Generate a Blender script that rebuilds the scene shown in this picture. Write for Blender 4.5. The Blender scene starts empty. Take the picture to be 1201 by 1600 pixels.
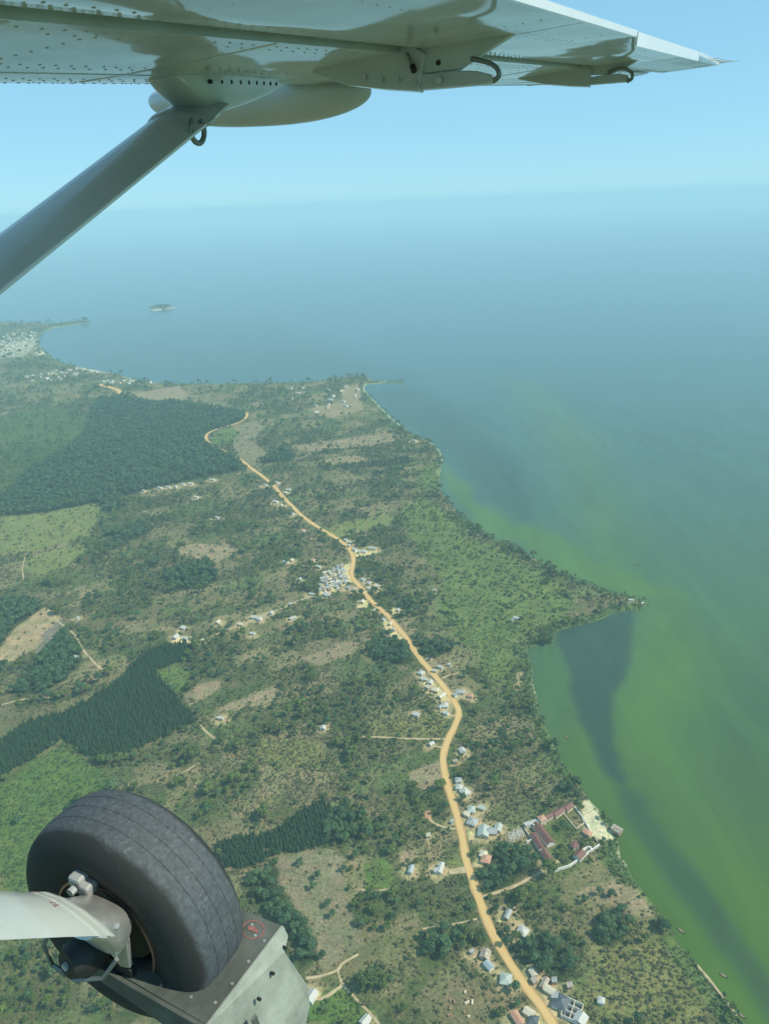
import bpy, bmesh, math, random
import numpy as np
from mathutils import Vector, Matrix

# ------------------------------------------------------------------ camera, sky, sun, exposure
sc = bpy.context.scene
C = sc.collection
CAM_H = 450.0
cam_d = bpy.data.cameras.new('camera')
cam = bpy.data.objects.new('camera', cam_d); C.objects.link(cam)
cam_d.sensor_fit = 'VERTICAL'; cam_d.sensor_height = 24.0; cam_d.lens = 18.0
cam_d.clip_start = 0.05; cam_d.clip_end = 200000.0
pitch, roll = math.radians(21.97), math.radians(2.4)
cam.matrix_world = (Matrix.Translation((0, 0, CAM_H)) @ Matrix.Rotation(math.pi/2 - pitch, 4, 'X')
                    @ Matrix.Rotation(roll * -1, 4, 'Z'))
sc.camera = cam

SUN_EL = 50.0
SUN_AZ = 105.0          # degrees clockwise from the view direction: light comes from the lake side
sun_vec = Vector((math.sin(math.radians(SUN_AZ)) * math.cos(math.radians(SUN_EL)),
                  math.cos(math.radians(SUN_AZ)) * math.cos(math.radians(SUN_EL)), math.sin(math.radians(SUN_EL))))
world = bpy.data.worlds.new('World'); sc.world = world; world.use_nodes = True
wn = world.node_tree.nodes; wn.clear()
sky_n = wn.new('ShaderNodeTexSky'); sky_n.sky_type = 'NISHITA'; sky_n.sun_disc = False
sky_n.sun_elevation = math.radians(SUN_EL); sky_n.sun_rotation = math.radians(SUN_AZ)
sky_n.altitude = 2000; sky_n.air_density = 1.0; sky_n.dust_density = 0.0; sky_n.ozone_density = 6.0
bg_n = wn.new('ShaderNodeBackground'); bg_n.inputs['Strength'].default_value = 0.15
out_n = wn.new('ShaderNodeOutputWorld')
soft_n = wn.new('ShaderNodeGamma'); soft_n.inputs[1].default_value = 0.3       # humid air: an even, milky sky
tint_n = wn.new('ShaderNodeVectorMath'); tint_n.operation = 'MULTIPLY'; tint_n.inputs[1].default_value = (1.72, 2.98, 3.50)
WL = world.node_tree.links.new
WL(sky_n.outputs[0], soft_n.inputs[0]); WL(soft_n.outputs[0], tint_n.inputs[0]); WL(tint_n.outputs[0], bg_n.inputs[0])
world.node_tree.links.new(bg_n.outputs[0], out_n.inputs[0])

sun_d = bpy.data.lights.new('sun', 'SUN'); sun_d.energy = 5.0; sun_d.angle = math.radians(0.53); sun_d.color = (1.0, 0.965, 0.81)
sun = bpy.data.objects.new('sun', sun_d); C.objects.link(sun)
sun.rotation_euler = sun_vec.to_track_quat('Z', 'Y').to_euler(); sun.location = (200, 0, 700)

vs = sc.view_settings
sc.display_settings.display_device = 'sRGB'
vs.view_transform = 'Standard'; vs.look = 'None'; vs.gamma = 1.0; vs.exposure = 0.0; vs.use_curve_mapping = False
sc.render.engine = 'CYCLES'
cy = sc.cycles
cy.max_bounces = 6; cy.diffuse_bounces = 2; cy.glossy_bounces = 3; cy.transmission_bounces = 2
cy.transparent_max_bounces = 8; cy.volume_bounces = 1; cy.use_denoising = True
cy.caustics_reflective = False; cy.caustics_refractive = False

rng = np.random.default_rng(7)
random.seed(7)
R = math.radians

# ------------------------------------------------------------------ helpers
def tag(o, label=None, cat=None, group=None, kind=None):
    if label: o['label'] = label
    if cat: o['category'] = cat
    if group: o['group'] = group
    if kind: o['kind'] = kind
    return o
def link(o, parent=None):
    C.objects.link(o)
    if parent is not None: o.parent = parent
    return o
def empty(name, loc=(0, 0, 0), rz=0.0):
    o = bpy.data.objects.new(name, None); o.location = loc; o.rotation_euler = (0, 0, rz); o.empty_display_size = 0.2
    return link(o)
def obj_from(name, verts, faces, mat=None, parent=None, smooth=False):
    me = bpy.data.meshes.new(name); me.from_pydata([tuple(v) for v in verts], [], [tuple(f) for f in faces]); me.update()
    if mat: me.materials.append(mat)
    if smooth: me.polygons.foreach_set('use_smooth', [True] * len(me.polygons))
    return link(bpy.data.objects.new(name, me), parent)

class MB:
    """collects vertices and faces of ONE mesh object"""
    def __init__(s): s.v = []; s.f = []
    def add(s, vs_, fs_):
        n = len(s.v); s.v += [tuple(p) for p in vs_]; s.f += [tuple(i + n for i in f) for f in fs_]; return s
    def box(s, x0, x1, y0, y1, z0, z1):
        return s.add([(x0,y0,z0),(x1,y0,z0),(x1,y1,z0),(x0,y1,z0),(x0,y0,z1),(x1,y0,z1),(x1,y1,z1),(x0,y1,z1)],
                     [(0,3,2,1),(4,5,6,7),(0,1,5,4),(1,2,6,5),(2,3,7,6),(3,0,4,7)])
    def loft(s, rings, caps=True, closed=True):
        n = len(rings[0]); vs_ = [p for r in rings for p in r]; fs_ = []
        for i in range(len(rings) - 1):
            for j in range(n if closed else n - 1):
                k = (j + 1) % n
                fs_.append((i*n + j, i*n + k, (i+1)*n + k, (i+1)*n + j))
        if caps:
            fs_.append(tuple(range(n - 1, -1, -1))); fs_.append(tuple((len(rings) - 1)*n + j for j in range(n)))
        return s.add(vs_, fs_)
    def tube(s, path, r, n=8):
        path = [Vector(p) for p in path]; rings = []
        rr = r if isinstance(r, (list, tuple)) else [r] * len(path)
        for i, p in enumerate(path):
            t = (path[min(i+1, len(path)-1)] - path[max(i-1, 0)]).normalized()
            a = t.cross(Vector((0.3, 0.2, 0.93))).normalized(); b = t.cross(a)
            rings.append([p + (a*math.cos(2*math.pi*k/n) + b*math.sin(2*math.pi*k/n)) * rr[i] for k in range(n)])
        return s.loft(rings)
    def prism(s, outline, axis_vec):
        """flat outline (3d points) given thickness along axis_vec"""
        av = Vector(axis_vec); n = len(outline)
        top = [Vector(p) + av for p in outline]
        fs_ = [tuple(range(n)), tuple(range(2*n - 1, n - 1, -1))]
        for i in range(n): fs_.append((i, i + n, (i + 1) % n + n, (i + 1) % n))
        return s.add(list(outline) + top, fs_)
    def build(s, name, mat, parent=None, smooth=False, bevel=0.0, shift=(0,0,0)):
        o = obj_from(name, [(p[0]-shift[0], p[1]-shift[1], p[2]-shift[2]) for p in s.v], s.f, mat, parent, smooth)
        bm = bmesh.new(); bm.from_mesh(o.data); bmesh.ops.recalc_face_normals(bm, faces=bm.faces); bm.to_mesh(o.data); bm.free()
        if smooth:
            o.data.polygons.foreach_set('use_smooth', [True] * len(o.data.polygons))
            o.data.set_sharp_from_angle(angle=R(38))
        if bevel:
            m = o.modifiers.new('bevel', 'BEVEL'); m.width = bevel; m.segments = 2; m.limit_method = 'ANGLE'; m.angle_limit = R(40)
        return o

# ------------------------------------------------------------------ procedural noise for the land plan (value noise, metres)
def _h(ix, iy, seed):
    with np.errstate(over='ignore'):
        n = ix.astype(np.int64) * 374761393 + iy.astype(np.int64) * 668265263 + seed * 1442695041
        n = (n ^ (n >> 13)) * 1274126177
        n = n ^ (n >> 16)
    return (n & 0xFFFFFF).astype(np.float64) / 0xFFFFFF
def vnoise(x, y, size, seed):
    x = np.asarray(x) / size + 1000.3; y = np.asarray(y) / size + 1000.7
    ix = np.floor(x); iy = np.floor(y); fx = x - ix; fy = y - iy
    fx = fx*fx*(3 - 2*fx); fy = fy*fy*(3 - 2*fy)
    a = _h(ix, iy, seed); b = _h(ix+1, iy, seed); c = _h(ix, iy+1, seed); d = _h(ix+1, iy+1, seed)
    return (a*(1-fx) + b*fx)*(1-fy) + (c*(1-fx) + d*fx)*fy
def fbm(x, y, size, octv=3, seed=1):
    t = 0.0; amp = 0.5; tot = 0.0
    for i in range(octv):
        t = t + amp * vnoise(x, y, size, seed + i*17); tot += amp; amp *= 0.5; size *= 0.5
    return t / tot
def sstep(a, b, x):
    t = np.clip((x - a) / (b - a), 0, 1); return t*t*(3 - 2*t)
def seg_dist(x, y, pts, closed=False):
    """distance to a polyline"""
    d2 = np.full(np.shape(x), 1e12); n = len(pts)
    for i in range(n if closed else n - 1):
        ax, ay = pts[i]; bx, by = pts[(i + 1) % n]; dx, dy = bx - ax, by - ay
        L = dx*dx + dy*dy + 1e-9
        t = np.clip(((x - ax)*dx + (y - ay)*dy) / L, 0, 1)
        d2 = np.minimum(d2, (x - ax - t*dx)**2 + (y - ay - t*dy)**2)
    return np.sqrt(d2)
def inside(x, y, pts):
    r = np.zeros(np.shape(x), bool); n = len(pts)
    for i in range(n):
        ax, ay = pts[i]; bx, by = pts[(i + 1) % n]
        if ay == by: continue
        cnd = ((ay > y) != (by > y)) & (x < (bx - ax) * (y - ay) / (by - ay) + ax)
        r ^= cnd
    return r
def sdf(x, y, pts):
    d = seg_dist(x, y, pts, True)
    return np.where(inside(x, y, pts), d, -d)
def smooth_line(pts, per=6, closed=False):
    """Catmull-Rom resampling of a plan polyline"""
    P = [np.array(p, float) for p in pts]; out = []; n = len(P)
    rngi = range(n if closed else n - 1)
    for i in rngi:
        if closed: p0, p1, p2, p3 = P[(i-1) % n], P[i], P[(i+1) % n], P[(i+2) % n]
        else: p0, p1, p2, p3 = P[max(i-1, 0)], P[i], P[i+1], P[min(i+2, n-1)]
        for k in range(per):
            t = k / per
            out.append(0.5*((2*p1) + (-p0+p2)*t + (2*p0-5*p1+4*p2-p3)*t*t + (-p0+3*p1-3*p2+p3)*t**3))
    if not closed: out.append(P[-1])
    return [(float(q[0]), float(q[1])) for q in out]

# ------------------------------------------------------------------ materials
def new_mat(name):
    m = bpy.data.materials.new(name); m.use_nodes = True
    nt = m.node_tree; b = nt.nodes['Principled BSDF']
    return m, nt, b
def mat_simple(name, col, rough=0.7, metal=0.0, var=0.0, scale=3.0, spec=None, bump=0.0, coat=0.0, col2=None, detail=4.0):
    m, nt, b = new_mat(name); L = nt.links.new
    b.inputs['Roughness'].default_value = rough; b.inputs['Metallic'].default_value = metal
    if spec is not None: b.inputs['Specular IOR Level'].default_value = spec
    if coat: b.inputs['Coat Weight'].default_value = coat; b.inputs['Coat Roughness'].default_value = 0.08
    tc = nt.nodes.new('ShaderNodeTexCoord')
    no = nt.nodes.new('ShaderNodeTexNoise'); no.inputs['Scale'].default_value = scale; no.inputs['Detail'].default_value = detail
    no.inputs['Roughness'].default_value = 0.65
    L(tc.outputs['Object'], no.inputs['Vector'])
    rp = nt.nodes.new('ShaderNodeValToRGB')
    c0 = [max(0, c*(1 - var)) for c in col]; c1 = [min(1, c*(1 + var)) for c in (col2 or col)]
    rp.color_ramp.elements[0].position = 0.3; rp.color_ramp.elements[1].position = 0.7
    rp.color_ramp.elements[0].color = (*c0, 1); rp.color_ramp.elements[1].color = (*c1, 1)
    L(no.outputs['Fac'], rp.inputs[0]); L(rp.outputs[0], b.inputs['Base Color'])
    if bump:
        bp = nt.nodes.new('ShaderNodeBump'); bp.inputs['Strength'].default_value = bump; bp.inputs['Distance'].default_value = 0.02
        L(no.outputs['Fac'], bp.inputs['Height']); L(bp.outputs[0], b.inputs['Normal'])
    return m
def mat_leaf(name, dark, light, rough=0.65):
    """foliage: tone differs from plant to plant and from leaf clump to leaf clump"""
    m, nt, b = new_mat(name); L = nt.links.new
    oi = nt.nodes.new('ShaderNodeObjectInfo'); ge = nt.nodes.new('ShaderNodeNewGeometry')
    mx = nt.nodes.new('ShaderNodeMath'); mx.operation = 'MULTIPLY_ADD'; mx.inputs[1].default_value = 0.6
    m2 = nt.nodes.new('ShaderNodeMath'); m2.operation = 'MULTIPLY'; m2.inputs[1].default_value = 0.4
    L(ge.outputs['Random Per Island'], m2.inputs[0]); L(oi.outputs['Random'], mx.inputs[0]); L(m2.outputs[0], mx.inputs[2])
    rp = nt.nodes.new('ShaderNodeValToRGB')
    rp.color_ramp.elements[0].color = (*dark, 1); rp.color_ramp.elements[1].color = (*light, 1)
    L(mx.outputs[0], rp.inputs[0]); L(rp.outputs[0], b.inputs['Base Color'])
    b.inputs['Roughness'].default_value = rough; b.inputs['Specular IOR Level'].default_value = 0.25
    return m
M = {}
M['leaf'] = mat_leaf('leaf', (0.044, 0.076, 0.017), (0.130, 0.172, 0.036))
M['leaf_dark'] = mat_leaf('leaf_dark', (0.022, 0.056, 0.021), (0.096, 0.168, 0.062))
M['leaf_pine'] = mat_leaf('leaf_pine', (0.017, 0.048, 0.017), (0.038, 0.086, 0.026))
M['leaf_shrub'] = mat_leaf('leaf_shrub', (0.060, 0.076, 0.030), (0.165, 0.160, 0.072))
M['leaf_crop'] = mat_leaf('leaf_crop', (0.045, 0.085, 0.022), (0.10, 0.16, 0.042))
M['leaf_reed'] = mat_leaf('leaf_reed', (0.05, 0.09, 0.024), (0.12, 0.17, 0.048))
M['bark'] = mat_simple('bark', (0.11, 0.085, 0.06), 0.9, var=0.35, scale=4)
def mat_road():
    m, nt, b = new_mat('murram_road'); L = nt.links.new; N = nt.nodes.new
    at = N('ShaderNodeAttribute'); at.attribute_name = 'across'
    ge = N('ShaderNodeNewGeometry')
    n = N('ShaderNodeTexNoise'); n.inputs['Scale'].default_value = 0.14; n.inputs['Detail'].default_value = 8; n.inputs['Roughness'].default_value = 0.7; L(ge.outputs['Position'], n.inputs['Vector'])
    ab_ = N('ShaderNodeMath'); ab_.operation = 'MULTIPLY_ADD'; ab_.inputs[1].default_value = 0.5; L(n.outputs['Fac'], ab_.inputs[0]); L(at.outputs['Fac'], ab_.inputs[2])
    rp = N('ShaderNodeValToRGB'); cr = rp.color_ramp
    cr.elements[0].position = 0.10; cr.elements[0].color = (0.55, 0.36, 0.14, 1)
    cr.elements[1].position = 1.0; cr.elements[1].color = (0.40, 0.235, 0.100, 1)
    for p, c in ((0.32, (0.56, 0.365, 0.145)), (0.50, (0.60, 0.40, 0.165)), (0.68, (0.57, 0.37, 0.15)), (0.84, (0.48, 0.31, 0.13))):
        e = cr.elements.new(p); e.color = (*c, 1)
    L(ab_.outputs[0], rp.inputs[0]); L(rp.outputs[0], b.inputs['Base Color'])
    b.inputs['Roughness'].default_value = 0.95; b.inputs['Specular IOR Level'].default_value = 0.1
    return m
M['road'] = mat_road()
M['path'] = mat_simple('trodden_path', (0.36, 0.27, 0.15), 0.95, var=0.15, scale=0.2, col2=(0.46, 0.36, 0.21), spec=0.1)
ROOFS = {
 'white': mat_simple('roof_white_iron', (0.46, 0.445, 0.39), 0.6, var=0.08, scale=0.8),
 'grey': mat_simple('roof_grey_iron', (0.33, 0.34, 0.31), 0.6, var=0.18, scale=0.6),
 'pale': mat_simple('roof_pale_green', (0.38, 0.41, 0.35), 0.65, var=0.12, scale=0.5),
 'blue': mat_simple('roof_pale_blue', (0.33, 0.38, 0.39), 0.6, var=0.12, scale=0.6),
 'dark': mat_simple('roof_charcoal', (0.075, 0.09, 0.10), 0.6, var=0.2, scale=0.5),
 'red': mat_simple('roof_red_clay', (0.17, 0.070, 0.050), 0.7, var=0.25, scale=0.5),
 'salmon': mat_simple('roof_salmon', (0.48, 0.25, 0.16), 0.7, var=0.15, scale=0.5),
 'rust': mat_simple('roof_rusty_iron', (0.30, 0.20, 0.13), 0.7, var=0.3, scale=0.7, col2=(0.42, 0.36, 0.28)),
 'beige': mat_simple('roof_beige', (0.55, 0.48, 0.34), 0.7, var=0.15, scale=0.6),
}
WALLS = {
 'white': mat_simple('wall_white', (0.70, 0.67, 0.60), 0.85, var=0.08, scale=0.5),
 'mud': mat_simple('wall_mud', (0.40, 0.27, 0.17), 0.95, var=0.15, scale=0.6),
 'cream': mat_simple('wall_cream', (0.60, 0.50, 0.34), 0.9, var=0.1, scale=0.5),
}
M['door'] = mat_simple('door_wood', (0.10, 0.07, 0.05), 0.8, var=0.2)
M['pane'] = mat_simple('window_glass', (0.03, 0.035, 0.04), 0.15)
M['timber'] = mat_simple('timber', (0.30, 0.22, 0.14), 0.85, var=0.3, scale=2)
M['brick'] = mat_simple('clay_brick', (0.27, 0.16, 0.10), 0.9, var=0.2, scale=3)

# ------------------------------------------------------------------ plan of the place (metres; x to the right, y ahead)
SHORE = [(196.3,297.9),(189.6,321.6),(182.7,338.9),(176.2,359.8),(171.0,381.3),(165.1,404.0),(162.2,424.2),(164.2,440.6),(162.5,454.8),(154.4,479.8),(150.3,498.2),(143.6,525.8),(138.9,560.0),(137.3,597.5),(140.2,633.2),(144.6,672.2),(145.0,702.7),(159.6,714.4),(176.1,710.5),(184.5,739.2),(201.8,746.1),(219.1,751.7),(241.9,761.3),(257.2,776.2),(280.7,780.2),(291.0,777.8),(305.1,788.8),(299.9,805.0),(288.9,814.0),(271.0,823.8),(250.5,849.4),(225.8,880.2),(200.7,918.7),(175.9,972.8),(149.8,1008.9),(129.5,1046.5),(111.0,1107.3),(95.8,1185.8),(94.3,1232.7),(103.1,1299.1),(114.0,1371.9),(110.5,1433.1),(95.6,1487.4),(59.9,1553.2),(29.3,1660.5),(2.1,1780.7),(-23.8,1895.9),(-38.9,1969.9),(-34.3,2029.7),(13.6,2036.2),(64.7,2026.3),(71.1,2056.9),(31.3,2060.6),(-11.9,2073.1),(-38.5,2128.2),(-83.7,2145.7),(-127.1,2112.1),(-196.5,2092.7),(-302.6,2097.0),(-410.5,2109.6),(-519.5,2122.4),(-617.6,2157.6),(-709.7,2226.6),(-796.2,2325.4),(-875.7,2389.8),(-994.0,2496.1),(-1096.5,2628.8),(-1225.7,2843.7),(-1333.8,3083.4),(-1391.2,3258.9),(-1391.9,3399.8),(-1345.0,3461.3),(-1286.9,3522.1),(-1287.2,3582.3),(-1352.1,3601.4),(-1416.7,3539.8),(-1530.6,3572.5),(-1673.3,3633.7),(-1751.7,3676.8)]
SHORE = SHORE + [(-2600.0, 3800.0), (-3300.0, 3900.0), (-3300.0, -900.0), (380.0, -900.0), (330.0, 0.0), (262.0, 150.0)]
ROAD = [(94.8,277.2),(85.8,300.6),(80.8,312.7),(72.4,329.3),(63.8,349.7),(58.2,367.8),(54.4,388.1),(51.5,407.0),(48.9,424.3),(48.4,445.6),(46.3,472.0),(42.9,500.8),(41.2,524.1),(42.1,540.4),(48.5,561.4),(57.7,583.6),(62.0,602.6),(57.3,623.2),(49.9,645.1),(40.2,670.6),(30.4,695.3),(24.6,714.6),(18.5,734.8),(8.7,760.4),(-1.7,787.6),(-12.8,808.4),(-22.8,830.0),(-30.9,854.1),(-42.6,881.5),(-46.5,903.9),(-44.8,942.6),(-50.0,974.1),(-61.6,1001.3),(-81.5,1033.0),(-107.7,1072.0),(-130.6,1113.0),(-149.8,1156.2),(-170.3,1202.3),(-188.9,1251.4),(-215.9,1304.9),(-243.9,1355.0),(-264.4,1395.6),(-289.2,1434.8),(-322.7,1481.3),(-349.5,1520.2),(-369.9,1569.3),(-370.3,1613.2),(-346.4,1650.3),(-317.0,1688.3),(-309.1,1731.6),(-313.8,1773.1)]
ROAD_FAR = [(-686.5,2014.9),(-702.6,2062.4),(-725.6,2097.5),(-790.3,2165.8)]
TRACKS = [
 (5.5, [(35.8,414.6),(43.3,415.9),(50.3,416.7)], 'short dirt spur joining the main road'),
 (2.6, [(54.1,392.3),(73.6,397.7),(90.8,405.6),(110.1,417.0),(115.4,420.2)], 'narrow track from the road to the walled compound'),
 (2.2, [(25.2,466.5),(29.3,461.6),(37.4,457.2),(44.6,455.5)], 'curved drive to the clay coloured plot'),
 (2.2, [(-32.0,570.2),(-8.8,567.8),(14.2,564.5),(46.2,561.6)], 'straight path running left from the road bend'),
 (1.8, [(34.1,552.8),(45.7,549.4)], 'short path to a small white roof'),
 (2.2, [(51.8,597.4),(59.8,593.0)], 'pale apron beside the white house'),
 (2.2, [(-417.9,836.7),(-392.1,803.5),(-368.2,779.6),(-353.4,758.9),(-332.6,728.0),(-305.4,696.2)], 'crooked path below the bare field'),
 (2.2, [(-388.5,639.6),(-366.9,648.6),(-338.5,649.8),(-331.5,656.9)], 'faint path above the dark plantation'),
 (2.2, [(-183.2,598.7),(-171.3,583.8),(-158.1,570.3)], 'path leaving the plantation corner'),
 (2.8, [(-234.8,742.7),(-220.5,743.0),(-191.9,762.6),(-155.8,791.5),(-128.1,813.6),(-106.8,834.1),(-84.0,845.3),(-56.5,854.7),(-31.7,861.1)], 'pale track from the farm to the village'),
 (1.8, [(-61.2,337.0),(-52.5,337.9),(-41.8,341.7),(-38.3,346.4),(-28.6,352.2)], 'footpath along the grey pasture'),
 (1.6, [(-41.4,341.2),(-38.2,332.6),(-31.3,324.0),(-22.3,314.0),(-15.8,306.0)], 'footpath running down beside the crop plot'),
 (2.4, [(-56.3,323.4),(-49.6,323.6),(-42.0,328.6),(-37.8,331.7)], 'sandy drive to the white roofed shed'),
 (1.6, [(50.6,375.0),(41.8,373.0),(30.9,371.1),(13.7,369.0)], 'footpath leaving the road to the left'),
 (1.6, [(-29.4,402.9),(-18.1,401.2),(-7.7,402.3)], 'short pale path in the scrub'),
 (1.8, [(50.7,655.0),(57.6,660.1),(68.5,663.9)], 'path between road and meadow'),
 (1.6, [(-513.1,998.5),(-498.9,956.1),(-482.0,919.9)], 'pale path by the light green field'),
 (1.6, [(29.6,814.2),(37.7,821.5),(45.4,832.3)], 'short path beside the meadow'),
 (1.5, [(-190.7,524.7),(-180.7,533.6),(-170.6,543.6)], 'short pale path behind the wheel'),
 (2.2, [(-135.7,939.3),(-115.1,931.5),(-97.5,925.9)], 'path to the hamlet left of the village'),
]
SHORE_PATH = [(192.8,302.5),(186.6,323.8),(181.9,336.8)]
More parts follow.
